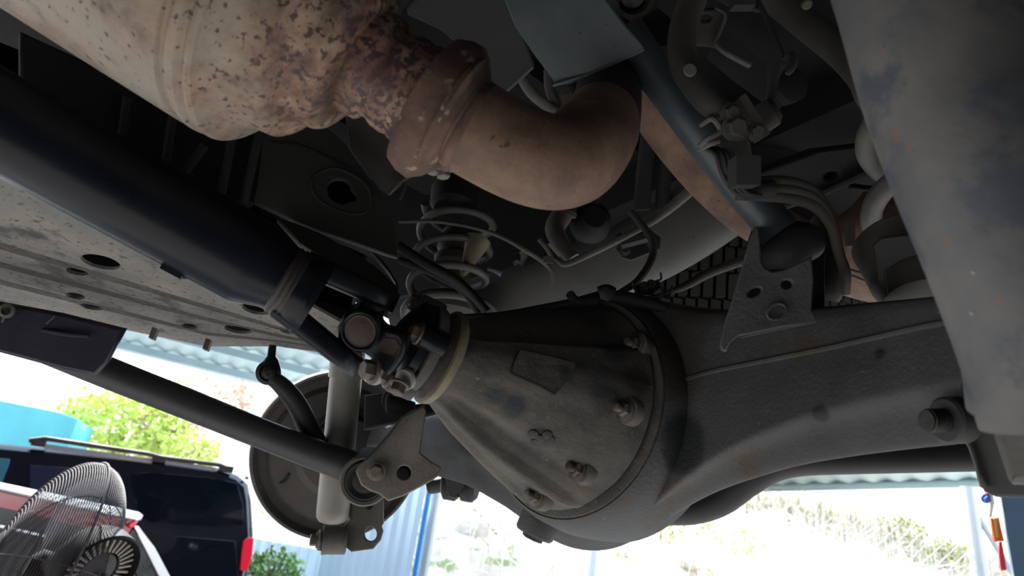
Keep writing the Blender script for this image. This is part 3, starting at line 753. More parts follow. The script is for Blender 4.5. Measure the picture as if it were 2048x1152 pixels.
mk('tank_shell', *g_loft(rings), mat('black_plastic', (.003, .003, .004), (.002, .002, .002), 8, .95, 0, 0, spec=.05), tank, smooth=False)

# transmission-side dark crossmember behind the shaft
xm = thing('transmission_crossmember', 'black ribbed crossmember in shadow between muffler and drive shaft', 'crossmember', P(380, 300, .85))
plate('web_plate', [(40, 60), (300, 180), (560, 225), (545, 300), (510, 408), (420, 400), (250, 330), (40, 210)], [(60, 150, .76), (540, 240, .92), (430, 400, .86)], .03, M_dark, xm, bev=.004)
for (x0, y0, x1, y1) in ((255, 195, 240, 300), (345, 235, 330, 335), (410, 290, 365, 350), (470, 250, 440, 400), (520, 260, 488, 405)):
    mk('rib', *T([(x0, y0, .80, 9), (x1, y1, .80, 9)], 1, 8), M_dark, xm)
xl = thing('heat_shield_wing', 'dull grey-brown curved shield panel in shadow behind the rusty flange', 'heat shield', P(780, 320, .95))
plate('shield_sheet', [(690, 235), (760, 232), (800, 290), (850, 322), (835, 345), (778, 392), (760, 380), (735, 345), (700, 300)], [(700, 250, .92), (850, 325, .92), (778, 392, 1.0)], .008, M_dust, xl)
mk('edge_tab', *T([(778, 388, .96, 4), (800, 365, .95, 4), (840, 335, .93, 4)], 3, 8), M_dgrey, xl)
mk('retaining_wire', *T([(828, 340, .9, 1.8), (838, 348, .9, 1.8), (846, 338, .9, 1.8)], 5, 6), M_dgrey, xl)

# stamped gusset with keyhole
M_gus = mat('gusset_grey', (.105, .103, .092), (.078, .077, .070), 12, .75, 0, .3, spots=(.02, .02, .02), spot_scale=140, spot_th=.70)
gs = thing('stamped_gusset', 'dark stamped gusset plate with a keyhole opening beside the drive shaft', 'gusset', P(670, 380, .85))
key = [(664, 360), (676, 357), (690, 359), (701, 368), (704, 380), (714, 390), (712, 401), (700, 402), (686, 408), (668, 402), (657, 390), (655, 372)]
pg = [(540, 260, .86), (780, 430, .88), (530, 400, .82)]
pm = plate('gusset_plate', [(530, 235), (600, 232), (645, 248), (690, 285), (725, 335), (757, 380), (780, 420), (795, 470), (796, 515), (770, 508), (700, 482), (600, 448), (510, 405), (522, 320)], pg, .007, M_gus, gs, holes=[key], bev=.002)
a_, b_2, c_ = [P(*q) for q in pg]; gn = (b_2 - a_).cross(c_ - a_).normalized()
if gn.dot(a_ - CAM) < 0: gn = -gn
loop = cr([(622, 362), (640, 345), (670, 338), (705, 350), (735, 375), (742, 405), (730, 425), (700, 428), (660, 415), (630, 392)], 5, True)
lp = [hit(x, y, a_, gn) for x, y in loop]; lp.append(lp[0])
mk('embossed_ring', *g_tube(lp, .0022, 6, False), M_gus, gs)
lp = [hit(x, y, a_, gn) for x, y in cr([(540, 285), (600, 292), (660, 318), (715, 350), (760, 395)], 5)]
mk('embossed_line', *g_tube(lp, .002, 6), M_frame, gs)
mk('bent_lower_flange', *g_loft([[P(x, y, d), P(x + 5, y + 14, d + .02), P(x + 9, y + 12, d + .025), P(x + 3, y - 4, d + .01)] for x, y, d in ((515, 412, .84), (600, 446, .85), (700, 484, .86), (745, 505, .87), (775, 540, .88), (790, 565, .88))]), M_black, gs)
sh2 = plate('curved_strap', [(556, 436), (590, 445), (640, 465), (700, 498), (755, 535), (798, 575), (796, 600), (742, 572), (690, 535), (640, 512), (600, 485)], [(556, 436, .80), (798, 590, .80), (640, 465, .83)], 0.006, M_gus, gs)
# link plate edge strip at right of gusset
mk('side_strip', *T([(797, 400, .95, 5), (806, 380, .95, 5), (812, 345, .95, 5)], 3, 8), M_dust, gs)

# ------------------------------------------------------------------ drive shaft
sh = thing('drive_shaft', 'thick black drive shaft running from upper left to the joint', 'drive shaft', P(300, 403, .60))
S0, S1 = P(-160, 154, .545), P(700, 633, .645)
SD = (S1 - S0).normalized(); SL = (S1 - S0).length
def st(px):
    return SL * (px + 160) / 860.0 * (.545 + (.645 - .545) * ((px + 160) / 860.0)) / .645 * 1.0
def s_at(px):   # distance along the shaft of the point that projects to pixel x on the axis
    best = min(range(0, 2001), key=lambda k: abs(((S0 + SD * SL * k / 2000) - CAM).dot(RT) / ((S0 + SD * SL * k / 2000) - CAM).dot(F) * FPX + 1024 - px))
    return SL * best / 2000
R1 = .0395
prof = [(0, R1), (s_at(495), R1), (s_at(505), R1 * .99), (s_at(555), R1 * .80), (s_at(572), R1 * .775)]
mk('tube', *g_lathe(S0, SD, prof, 64), M_black, sh)
w0 = s_at(572); mb = MB()
mb.add(g_lathe(S0 + SD * w0, SD, [(-.004, R1 * .79), (-.002, R1 * .83), (.001, R1 * .80), (.003, R1 * .84), (.006, R1 * .81), (.008, R1 * .85), (.011, R1 * .80)], 64))
mb.build('weld_bead', mat('weld_brown', (.075, .058, .042), (.03, .03, .032), 60, .55, .2, .4), sh)
NE = s_at(632)
mk('yoke_neck', *g_lathe(S0, SD, [(w0 + .008, R1 * .81), (w0 + .013, R1 * .87), (w0 + .028, R1 * .92), (NE - .006, R1 * .97), (NE, R1 * .96), (NE - .001, R1 * .80), (NE - .016, R1 * .70), (NE - .022, R1 * .3)], 64), M_black, sh)
wq = P(352, 512, .555)
mk('balance_weight', *g_box(P(355, 535, .595), SD * .009, (UP * .6 + RT * .3).normalized() * .006, F * .008), M_black, sh)
JC = P(722, 652, .655)                      # joint centre
up_ = (UP - SD * UP.dot(SD)).normalized(); sd_ = SD.cross(up_)
# front yoke: two ears above and below, rooted on the neck
def ear(base, tip, wdir, w0_, w1_, th0, th1, n=9):
    rings = []; ax = (tip - base)
    nrm = ax.normalized().cross(wdir).normalized()
    for i in range(n):
        t = i / (n - 1); e = 1 if t < .7 else math.sqrt(max(.02, 1 - ((t - .7) / .3) ** 2))
        c = base + ax * t; ww = (w0_ + (w1_ - w0_) * t) * e; hh = th0 + (th1 - th0) * t
        rings.append([c + wdir * ww * math.copysign(abs(math.cos(k)) ** .5, math.cos(k)) + nrm * hh * math.copysign(abs(math.sin(k)) ** .5, math.sin(k)) for k in [2 * PI * j / 20 for j in range(20)]])
    return g_loft(rings)
nb = S0 + SD * (NE - .004)
for s in (1, -1):
    mk('yoke_ear', *ear(nb - SD * .020 + up_ * s * .0225, JC + up_ * s * (.036 if s < 0 else .034) + SD * .018, sd_, .019, .021, .0115, .010), M_black, sh)

uj = thing('universal_joint', 'universal joint cross with a brown bearing cap facing out', 'joint', JC)
capd = C3(-.12, -.10, -.99)
mk('cross', *g_tube([JC - capd * .030, JC + capd * .012], .013, 20), M_boltd, uj)
mk('cross', *g_tube([JC - up_ * .026, JC + up_ * .026], .013, 20), M_boltd, uj)
mk('cross_body', *g_lathe(JC - SD * .018, SD, [(0, .012), (.006, .02), (.03, .02), (.036, .012)], 20), M_black, uj)
for s in (-1, 1):
    mk('bearing_cap', *g_lathe(JC + up_ * s * .022, up_ * s, [(0, .015), (.010, .015), (.012, .013)], 28), M_copper, uj)
cc = P(721, 662, .622)
mk('bearing_cap', *g_lathe(cc, capd, [(-.02, .0150), (0, .0150), (.0012, .0142), (.0008, .0125), (.0014, .011)], 36), M_copper, uj)
mk('snap_ring', *g_lathe(cc, capd, [(-.001, .0150), (.0015, .0178), (.002, .0168), (.0005, .0148)], 36, cap=False), M_black, uj)

# ------------------------------------------------------------------ axle with differential
axl = thing('rear_axle', 'big dusty grey rear axle housing with a bulging differential', 'axle', P(1250, 850, .75))
# banjo housing: stations across the picture (px, y top, y bottom, depth, fore-aft half thickness)
stn = [(690, 858, 916, 1.22, .036), (790, 838, 920, 1.14, .040), (860, 826, 940, 1.08, .044), (930, 812, 958, 1.02, .050), (1000, 760, 990, .98, .058), (1060, 690, 1026, .94, .068), (1120, 630, 1062, .91, .076),
       (1180, 598, 1079, .875, .080), (1240, 596, 1076, .85, .080), (1300, 606, 1050, .82, .076), (1360, 616, 1010, .785, .068), (1430, 622, 972, .75, .060), (1500, 624, 946, .715, .053), (1600, 616, 918, .665, .046), (1700, 606, 902, .62, .042),
       (1800, 597, 890, .58, .040), (1870, 590, 883, .556, .038), (1914, 587, 879, .540, .038)]
sm = cr([(a, b, c, d, e) for a, b, c, d, e in stn], 4)
def axle_rings(q, n=44):
    out = []
    for (x, yt, yb, d, wv) in q:
        lean = .10
        A, B = P(x - (yb - yt) * lean * .5 + 12, yb, d), P(x + (yb - yt) * lean * .5 + 12, yt, d)
        c = (A + B) / 2; vv = (B - A) / 2
        fwd = (c - CAM).normalized(); fwd = (fwd - vv.normalized() * fwd.dot(vv.normalized())).normalized()
        ring = []
        hh = vv.length; yc = -1 + min(1.1, .050 / hh)      # lower front chamfer of constant width
        pf = [(-.80, .99), (-.97, .90), (-1, .72), (-1, .3), (-1, yc + .12), (-.95, yc - .06), (-.62, yc * .6 - .4), (-.30, -.93), (-.05, -1), (.7, -1), (1, -.8), (1, 0), (1, .8), (.7, 1), (0, 1)]
        for z, y in cr(pf, 4, True):
            ring.append(c + vv * y + fwd * (wv * z + min(hh * .42, .030) * y))
        out.append(ring)
    return out
mk('axle_housing', *g_loft(axle_rings(sm)), M_axle, axl, angle=60)
# carrier: nose ring to big flange
NC, NR = P(884, 716, .705), .0455
FCc, FRr = P(1140, 806, .80), .1265
Nn = C3(-.80, .42, -.36); Nf = C3(-.70, .33, -.64)
def ring_basis(nv):
    nv = nv.normalized(); u = (UP - nv * UP.dot(nv)).normalized(); return nv, u, u.cross(nv)
_, u1, v1 = ring_basis(Nn); _, u2, v2 = ring_basis(Nf)
def proj(p):
    r = p - CAM; z = r.dot(F); return 1024 + FPX * r.dot(RT) / z, 576 - FPX * r.dot(UP) / z
def ring_ang(px, py):
    best = None
    for k in range(720):
        a = 2 * PI * k / 720
        x, y = proj(FCc + (u2 * math.cos(a) + v2 * math.sin(a)) * FRr * .9)
        # only the side nearest the lens counts
        dd = (x - px) ** 2 + (y - py) ** 2
        if best is None or dd < best[0]: best = (dd, a)
    return best[1]
A0, A1, A2 = ring_ang(1285, 712), ring_ang(1165, 990), ring_ang(1085, 1010)
sg = 1 if math.atan2(math.sin(ring_ang(1240, 610) - A0), math.cos(ring_ang(1240, 610) - A0)) > 0 else -1
ribs = [(A1, .010, .07), (A2, .006, .10), (ring_ang(1300, 800), .004, .22)]
ringpx = [proj(FCc + (u2 * math.cos(a) + v2 * math.sin(a)) * FRr) for a in [2 * PI * k / 12 for k in range(12)]]
0 and print('FLANGE', [tuple(int(v) for v in q) for q in ringpx])
0 and print('NOSE', [tuple(int(v) for v in proj(NC + (u1 * math.cos(a) + v1 * math.sin(a)) * NR)) for a in [2 * PI * k / 12 for k in range(12)]])
prof = [(0, 0), (.06, .02), (.14, .10), (.25, .22), (.38, .36), (.50, .49), (.62, .61), (.72, .71), (.80, .79), (.87, .855), (.92, .90), (.955, .93)]
rings = []; NA = 180
for t, e in prof:
    c = NC.lerp(FCc, t); nv = Nn.lerp(Nf, t); _, uu, vv = ring_basis(nv)
    r = NR + (FRr * .985 - NR) * e; ring = []
    for k in range(NA):
        a = 2 * PI * k / NA; rr = r
        fade = min(1, t * 5) * (1 - max(0, (t - .85) / .12))
        for (a0, hgt, wd) in ribs:
            da = math.atan2(math.sin(a - a0), math.cos(a - a0))
            rr += hgt * fade * math.exp(-(da / (wd * (1.5 - .9 * t))) ** 4)
        da = sg * math.atan2(math.sin(a - A0), math.cos(a - A0))      # step down above the upper edge
        if 0 < da < 1.0: rr -= .013 * fade * min(1, da / .09) * (1 - da) ** .7
        da = sg * math.atan2(math.sin(a - A1), math.cos(a - A1))      # valley beside the lower rib
        rr -= .008 * fade * math.exp(-((da - .28) / .12) ** 2)
        ring.append(c + (uu * math.cos(a) + vv * math.sin(a)) * rr)
    rings.append(ring)
car = mk('differential_carrier', *g_loft(rings), M_cast, axl, angle=50)
mk('carrier_flange', *g_lathe(FCc, -Nf, [(-.004, FRr * .955), (-.003, FRr * .99), (.000, FRr), (.010, FRr)], 120), M_cast, car)
mk('flange_gasket', *g_lathe(FCc, -Nf, [(.010, FRr * .995), (.011, FRr * 1.004), (.013, FRr * 1.004), (.014, FRr * .995)], 120), M_rubber, car)
mk('housing_ring', *g_lathe(FCc, -Nf, [(.012, FRr * .98), (-.001, FRr * 1.008), (.002, FRr * 1.03), (.016, FRr * 1.075), (.045, FRr * 1.12), (.09, FRr * 1.13)], 120), M_axle, axl)
def surf(px, py, lift=0.0):
    """front of the carrier under a pixel, by ray cast"""
    bpy.context.view_layer.update()
    r = ray(px, py).normalized(); ml = car.matrix_world.inverted()
    ok, loc, nr, _ = car.ray_cast(ml @ CAM, (ml.to_3x3() @ r))
    if not ok: return P(px, py, .72), -F
    if nr.dot(r) > 0: nr = -nr
    return car.matrix_world @ loc + nr * lift, nr
for (x, y, lab) in ((1272, 690, None), (1252, 820, None), (1158, 938, None), (1074, 992, None)):
    p, nr = surf(x, y); c2, _ = surf(x, y, -.004)
    mk('bolt_boss', *g_lathe(p - Nf * .012, Nf, [(0, .0145), (.012, .0140), (.0135, .012)], 28), M_cast, car)
    hexbolt(p + Nf * .001, Nf, .0078, car, M_bolt, stud=.008, h=.007)
# raised casting pad
bpx = [(1040, 702), (1028, 722), (1020, 742), (1032, 752), (1062, 764), (1110, 788), (1140, 756), (1150, 728), (1100, 715)]
top = [surf(x, y, .0016)[0] for x, y in bpx]; bot = [surf(x, y, -.004)[0] for x, y in bpx]
mk('casting_pad', *g_loft([bot, top]), M_cast, car)
top = [surf(x, y, .001)[0] for x, y in cr([(1035, 705), (1022, 740), (1030, 750), (1080, 772), (1108, 788)], 4)]
mk('pad_edge', *g_tube(top, .0011, 6), M_boltd, car)
for k, (x, y) in enumerate([(1066, 868), (1080, 878), (1094, 870), (1072, 884), (1090, 886), (1100, 880)]):
    p, nr = surf(x, y, -.0012); mk('casting_blob', *g_lathe(p, nr, [(0, .006), (.0022, .005), (.003, .002)], 10), mat('blob%d' % k, (.035, .032, .028)) if k == 0 else bpy.data.materials['blob0'], car)
# filler boss bottom left
fb = P(1080, 1040, .83); fd = C3(-.42, -.88, -.2)
mk('drain_boss', *g_lathe(fb, fd, [(-.02, .026), (.0, .024), (.016, .0235), (.019, .021)], 28), M_axle, axl)
mk('drain_plug', *g_lathe(fb + fd * .019, fd, [(0, .013), (.004, .013), (.005, .011)], 6), M_axle, axl)
def add_mark(M, pt, rad, colr, nz=.55):
    nt = M.node_tree; b = nt.nodes['Principled BSDF']; src = b.inputs['Base Color'].links[0].from_socket
    gg = nt.nodes.new('ShaderNodeNewGeometry'); co = gg.outputs['Position']
    mp = nt.nodes.new('ShaderNodeVectorMath'); mp.operation = 'DISTANCE'; nt.links.new(co, mp.inputs[0]); mp.inputs[1].default_value = pt
    ad = nt.nodes.new('ShaderNodeMath'); ad.operation = 'MULTIPLY_ADD'; nt.links.new(noise_n(nt, co, 70, 5, .65), ad.inputs[0]); ad.inputs[1].default_value = rad * nz
    nt.links.new(mp.outputs['Value'], ad.inputs[2])
    nt.links.new(mixc(nt, ramp(nt, ad.outputs[0], [(rad * 1.0, G(1)), (rad * 1.5, G(0))]), src, colr), b.inputs['Base Color'])
def surf_on(o, px, py):
    bpy.context.view_layer.update()
    r = ray(px, py).normalized(); mi = o.matrix_world.inverted()
    ok, loc, nr, _ = o.ray_cast(mi @ CAM, mi.to_3x3() @ r)
    return o.matrix_world @ loc if ok else P(px, py, .7)
ax_o = [o for o in axl.children if o.name.startswith('axle_housing')][0]
# seam welds along the housing
def on_face(x, y, off=0.0):
    """point on the front of the housing near pixel"""
    k = min(range(len(sm)), key=lambda i: abs(sm[i][0] - x)); s = sm[k]
    return surf_on(ax_o, x, y) + F * .0015
wq = [(1345, 770), (1380, 756), (1430, 742), (1500, 728), (1580, 712), (1660, 696), (1740, 678), (1820, 660), (1900, 644)]
mk('upper_seam', *g_tube(cr([tuple(on_face(x, y)) for x, y in wq], 4), .0030, 8), M_axle, axl)
mk('bottom_fin', *g_tube(cr([tuple(P(x, y, d)) for x, y, d in ((1200, 1076, .86), (1260, 1066, .83), (1330, 1032, .80), (1400, 988, .765), (1470, 956, .73), (1560, 930, .685), (1640, 914, .65))], 4), .0022, 8), mat('seam_brown', (.10, .078, .058), (.06, .05, .04), 25, .8), axl)

def surf_any(px, py):
    dg = bpy.context.evaluated_depsgraph_get(); ok, loc, *_ = sc.ray_cast(dg, CAM, ray(px, py).normalized()); return loc
for x, y, r_, cc_ in ((1362, 872, .024, (.006, .008, .010)), (1364, 892, .024, (.006, .008, .010)), (1366, 908, .020, (.006, .008, .010)), (1640, 828, .008, (.012, .011, .010)),
                      (1345, 700, .03, (.030, .021, .016)), (1350, 740, .03, (.034, .024, .018)), (1370, 650, .03, (.035, .028, .022)), (1760, 706, .004, (.01, .01, .01)), (1500, 985, .01, (.05, .035, .025))):
    add_mark(M_axle, surf_any(x, y), r_, cc_)
for x, y, r_, cc_ in ((1082, 876, .011, (.014, .013, .012)), (1028, 812, .012, (.030, .036, .044)), (990, 790, .010, (.034, .038, .044)), (1230, 700, .014, (.028, .025, .023)), (1215, 800, .016, (.030, .028, .026)),
                      (930, 690, .010, (.03, .03, .028)), (1275, 760, .016, (.034, .026, .020)), (1130, 745, .006, (.03, .03, .03))):
    add_mark(M_cast, surf(x, y)[0], r_, cc_)
# vent hose and loom lying over the carrier top
lm = thing('breather_loom', 'black taped loom lying along the top of the differential', 'cable loom', P(1150, 600, .78))
mk('loom', *T([(920, 636, .80, 8), (1000, 632, .79, 9), (1080, 618, .78, 9), (1150, 604, .775, 9), (1210, 592, .775, 12), (1270, 600, .78, 14), (1330, 616, .78, 10)], 6, 12), M_rubber, lm)
mk('hose_end', *T([(1192, 600, .77, 12), (1160, 604, .765, 10), (1148, 598, .76, 9), (1140, 588, .755, 9)], 5, 14), M_rubber, lm)
mk('clip', *g_lathe(P(1212, 588, .755), -F, [(0, .008), (.004, .008), (.005, .005)], 6), M_boltd, lm)
mk('cap', *T([(1196, 582, .77, 9), (1214, 579, .77, 11), (1230, 583, .77, 8)], 4, 12), M_rubber, lm)

# companion flange group at the nose
cf = thing('companion_flange', 'bolted companion flange joining joint and differential, with tan dust ring', 'flange', NC)
def nose(px, py, d): return P(px, py, d)
ND = Nn
mk('dust_ring', *g_lathe(NC + ND * .002, ND, [(-.006, .046), (-.004, .0485), (.001, .0500), (.003, .0495), (.0045, .045)], 64), M_tan, cf)
mk('seal_housing', *g_lathe(NC + ND * .005, ND, [(0, .045), (.003, .046), (.005, .040), (.011, .036), (.014, .040)], 64), M_cast, cf)
mk('flange_disc', *g_lathe(NC + ND * .017, ND, [(0, .036), (.001, .0455), (.0105, .0455), (.012, .043)], 64), M_cast, cf)
mk('yoke_disc', *g_lathe(NC + ND * .030, ND, [(0, .040), (.001, .0440), (.010, .0440), (.013, .040), (.022, .022)], 64), M_black, cf)
yo = P(800, 700, .655)
rear_ear = [(677, 662), (684, 640), (702, 624), (724, 620), (744, 628), (758, 646), (770, 656), (800, 664), (812, 684), (806, 712), (794, 732), (778, 752), (764, 744), (745, 722), (728, 708), (704, 700), (686, 688)]
pe = (P(722, 662, .632), C3(.10, .10, .99))
ye = plate('yoke_ear', rear_ear, pe, .022, M_black, cf, bev=.004, smooth=2)
pe2 = (P(722, 662, .69), C3(.10, .10, .99))
plate('yoke_ear', rear_ear, pe2, .02, M_black, cf, bev=.004, smooth=2)
mk('ear_pocket', *g_loft([[P(x, y, d) for x, y in ((768, 676), (792, 678), (800, 692), (786, 712), (766, 706), (760, 690))] for d in (.640, .6285)]), M_copper, cf)
mb = MB(); _, uu, vv = ring_basis(ND)
for k in range(4):
    a = PI / 4 + PI / 2 * k + .55
    c = NC + ND * .018 + (uu * math.cos(a) + vv * math.sin(a)) * .040
    mk('flange_lug', *g_lathe(c - ND * .001, ND, [(0, .0125), (.024, .0125), (.026, .011)], 24), M_cast if k % 2 else M_black, cf)
    hexbolt(c + ND * .026, ND, .0078, cf, M_bolt, h=.008)
hexbolt(P(748, 742, .618), C3(-.75, .25, -.6), .0085, cf, M_bolt, h=.010)
mk('lug_paint', *g_lathe(P(812, 757, .655), C3(-.4, -.2, -.85), [(0, .011), (.003, .010), (.004, .004)], 12), M_white, cf)
mk('lug_paint', *g_lathe(P(742, 752, .636), C3(-.4, -.6, -.65), [(0, .011), (.003, .009), (.004, .004)], 10), M_white, cf)
hexbolt(P(800, 768, .650), C3(-.3, -.75, -.55), .007, cf, M_bolt, h=.009)

# ------------------------------------------------------------------ exhaust
MUF_D = (P(1080, 345, .50) - P(810, 175, .50)).normalized()
MUF_D = (MUF_D + F * .02).normalized()
MUF_O = P(810, 175, .50); MUF_K = .50 / FPX
M_muf = muffler_mat()
mf = thing('muffler', 'large pale rusting muffler canister across the upper left', 'muffler', MUF_O - MUF_D * .2)
def mp(pr): return [(s * MUF_K, r * MUF_K * .985) for s, r in pr]
body_p0 = [(-1150, 262), (-1100, 298), (-600, 301), (-470, 301), (-398, 301), (-393, 294), (-386, 292), (-381, 298), (-374, 301), (-362, 300), (-356, 293), (-350, 291), (-345, 296), (-338, 297), (-332, 292), (-326, 276), (-314, 256), (-296, 242), (-276, 234), (-256, 230), (-238, 228), (-222, 218), (-205, 196), (-192, 184), (-176, 176), (-160, 174), (-140, 172), (-126, 166), (-118, 158), (-104, 142), (-94, 124)]
body_p = [(s + (62 if s < -250 else 62 * max(0, (-s - 90) / 160)), r) for s, r in body_p0]
mk('canister', *g_lathe(MUF_O, MUF_D, mp(body_p), 128), M_muf, mf, angle=25)
mk('outlet_cone', *g_lathe(MUF_O, MUF_D, mp([(-96, 128), (-92, 112), (-80, 112), (-60, 110), (-52, 96), (-38, 95), (-20, 103), (0, 105), (14, 101), (22, 106), (41, 108), (60, 104), (70, 96)]), 80), M_muf, mf, angle=60)
ep = thing('exhaust_pipe', 'rusty brown exhaust pipe bending up over the axle', 'exhaust pipe', P(1090, 330, .5))
fl_r = []
for s, r, e in ((38, 100, 1), (46, 122, 1.03), (70, 128, 1.06), (96, 130, 1.06), (118, 118, 1.03), (130, 106, 1), (138, 96, 1)):
    d, u, v = basis(MUF_D); c = MUF_O + d * s * MUF_K
    uu = (UP - d * UP.dot(d)).normalized(); vv = d.cross(uu)
    fl_r.append([c + (uu * math.cos(a) * e * (1 + .10 * math.cos(2 * a)) + vv * math.sin(a) / e) * r * MUF_K for a in [2 * PI * k / 72 for k in range(72)]])
mk('pipe_flange', *g_loft(fl_r), M_rustd, ep, angle=60)
mk('flange_bead', *g_lathe(MUF_O, MUF_D, mp([(100, 112), (108, 133), (116, 134), (124, 118)]), 72, cap=False), M_rustd, ep)
mk('pipe', *T([(900, 232, .50, 94), (960, 266, .50, 95), (1020, 298, .50, 95), (1070, 318, .50, 95), (1112, 326, .505, 94), (1148, 316, .52, 93), (1174, 290, .545, 90), (1192, 262, .575, 84), (1202, 240, .60, 76)], 8, 48), M_rust, ep)
mk('upper_pipe', *T([(1196, 262, .605, 82), (1210, 225, .64, 72), (1218, 180, .70, 65), (1224, 130, .78, 60), (1226, 90, .84, 56)], 6, 40), M_pipe_dark, ep)
mk('pipe_weld', *g_lathe(P(900, 232, .50), MUF_D, [(.012, .0335), (.014, .0352), (.017, .0355), (.020, .0338)], 64), M_rustd, ep)
for x, y in ((868, 332), (886, 340)):
    hexbolt(P(x, y, .535), C3(.1, -.9, -.2), .005, ep, M_dgrey)
ep2 = thing('tail_pipe', 'rusty tail pipe running behind the blue grey lateral rod', 'exhaust pipe', P(1400, 340, .98))
mk('pipe', *T([(1230, 90, .90, 52), (1262, 130, .92, 54), (1310, 210, .93, 54), (1375, 300, .96, 52), (1445, 378, .98, 50), (1520, 440, .99, 49), (1600, 480, 1.02, 48), (1680, 500, 1.06, 50)], 7, 36), M_rust, ep2)
rm = thing('rear_silencer', 'brown rusty rear silencer barely lit behind the right axle bracket', 'silencer', P(1760, 470, 1.0))
mk('can', *g_lathe(P(1660, 480, 1.02), (P(1900, 500, .96) - P(1640, 460, 1.04)).normalized(), [(0, .03), (.02, .055), (.03, .075), (.06, .078), (.30, .078), (.32, .05)], 48), M_rust, rm)

# ------------------------------------------------------------------ heat shield and lateral rod
hsld = thing('heat_shield', 'flat blue grey shield plate above the exhaust bend', 'heat shield', P(1130, 60, .74))
plate('shield_plate', [(985, -60), (1175, -60), (1213, 0), (1250, 50), (1288, 96), (1240, 122), (1185, 148), (1140, 168), (1112, 172), (1104, 160), (1064, 105), (1030, 55)], [(1000, -20, .64), (1280, 95, .62), (1115, 170, .66)], .006, M_zinc, hsld, bev=.0015)
mk('folded_edge', *T([(1106, 170, .657, 4), (1180, 148, .645, 4), (1288, 98, .622, 4)], 1, 8), M_zinc, hsld)
hs2 = thing('tunnel_shield', 'dull grey-brown shield plate in shade left of the blue grey one', 'heat shield', P(980, 100, .9))
plate('shield_plate', [(800, -60), (1000, -60), (1040, 60), (1066, 132), (1014, 183), (968, 152), (940, 110), (880, 60), (815, 30)], [(850, 0, .90), (1066, 132, .86), (970, 150, .90)], .006, M_frame, hs2)
mk('folded_edge', *T([(1014, 182, .87, 3), (1066, 134, .86, 3)], 1, 8), M_dgrey, hs2)
lr = thing('lateral_rod', 'blue grey lateral rod sloping down to the holed axle bracket', 'rod', P(1400, 260, .68))
rr_ = []
for x, y, d, r in ((1250, 60, .68, 38), (1290, 120, .68, 38), (1350, 200, .68, 38), (1420, 295, .68, 37), (1480, 375, .68, 36), (1530, 430, .675, 38), (1560, 465, .67, 42)):
    rr_.append((x, y, d, r))
mk('rod_tube', *T(rr_, 5, 32), M_zinc, lr)
mk('rod_bushing', *T([(1530, 500, .70, 40), (1560, 492, .68, 46), (1596, 486, .68, 44), (1618, 484, .69, 36)], 4, 36), M_frame, lr)

ab = thing('lateral_rod_bracket', 'dark axle bracket plate with three holes under the lateral rod', 'bracket', P(1545, 580, .62))
pb3 = [(1515, 460, .615), (1635, 600, .595), (1450, 690, .60)]
plate('front_plate', [(1517, 452), (1521, 485), (1523, 522), (1530, 536), (1545, 543), (1570, 538), (1592, 527), (1624, 512), (1628, 560), (1624, 622), (1634, 636), (1630, 645), (1560, 655), (1478, 672), (1462, 684), (1452, 702), (1443, 700), (1440, 688), (1448, 650), (1468, 590), (1485, 530), (1503, 470), (1510, 452)], pb3, .006, M_axle, ab,
      holes=[ell(1509, 584, 15, 8, -28), ell(1574, 568, 11, 9, -10)], bev=.0015)
plate('swaged_hole', ell(1553, 622, 22, 17, -28, 32), [(1515, 460, .611), (1635, 600, .591), (1450, 690, .596)], .003, M_axle, ab, holes=[ell(1555, 624, 18, 13, -28, 32)])
plate('rear_plate', [(1510, 440), (1600, 440), (1650, 470), (1650, 620), (1480, 640), (1490, 500)], [(1515, 460, .73), (1635, 600, .70), (1450, 690, .70)], .006, M_dark, ab)
mk('side_wall', *g_loft([[P(x, y, .615), P(x + 3, y, .615), P(x + 16, y, .73), P(x + 13, y, .73)] for x, y in ((1510, 455), (1488, 520), (1468, 590), (1450, 660))]), M_dust, ab)
mk('weld_toe', *T([(1452, 700, .61, 5), (1446, 690, .608, 6), (1450, 660, .608, 5)], 4, 8), M_axle, ab)
mk('weld_seam', *T([(1480, 674, .612, 3), (1560, 657, .608, 3), (1632, 643, .605, 3)], 3, 8), M_axle, ab)

# ------------------------------------------------------------------ hoses and loom near the lateral rod
bh = thing('brown_hose', 'thick dusty brown hose bending along the lateral rod', 'hose', P(1385, 120, .62))
mk('hose', *T([(1400, -50, .66, 28), (1385, 0, .65, 28), (1366, 60, .64, 28), (1366, 120, .63, 29), (1388, 165, .62, 29), (1420, 205, .61, 28), (1450, 222, .61, 25)], 6, 24), M_dust, bh)
mk('hose_end_fitting', *T([(1448, 220, .612, 18), (1464, 215, .612, 17), (1474, 208, .612, 13)], 4, 20), M_dust, bh)
mk('hose_print_patch', *g_lathe(P(1380, 140, .602), -F, [(0, .006), (.001, .005)], 12), M_dgrey, bh)
vb = thing('load_sensing_valve', 'dusty brake valve body with bolts and clips on the lateral rod', 'valve', P(1480, 300, .62))
mk('valve_body', *g_loft([[P(x + dx_ * s, y + dy_ * s2, d) for dx_, dy_ in ((-1, -.6), (-.3, -1), (.6, -.9), (1, 0), (.7, .9), (-.4, 1), (-1, .5))] for x, y, d, s, s2 in ((1470, 240, .62, 20, 16), (1472, 275, .615, 26, 24), (1476, 320, .62, 30, 30), (1486, 350, .62, 26, 22), (1490, 372, .63, 20, 12))]), M_dust, vb, angle=50)
mk('square_plug', *g_box(P(1488, 345, .585), RT * .010, UP * .012, F * .012), M_frame, vb)
mk('valve_flange', *g_box(P(1500, 238, .60), C3(.55, -.8, .1) * .020, C3(.8, .55, 0) * .0035, F * .012), M_dust, vb)
for x, y, r in ((1468, 254, .008), (1512, 262, .005), (1478, 262, .006), (1460, 225, .006)):
    hexbolt(P(x, y, .590), C3(.1, -.2, -1), r, vb, M_dust)
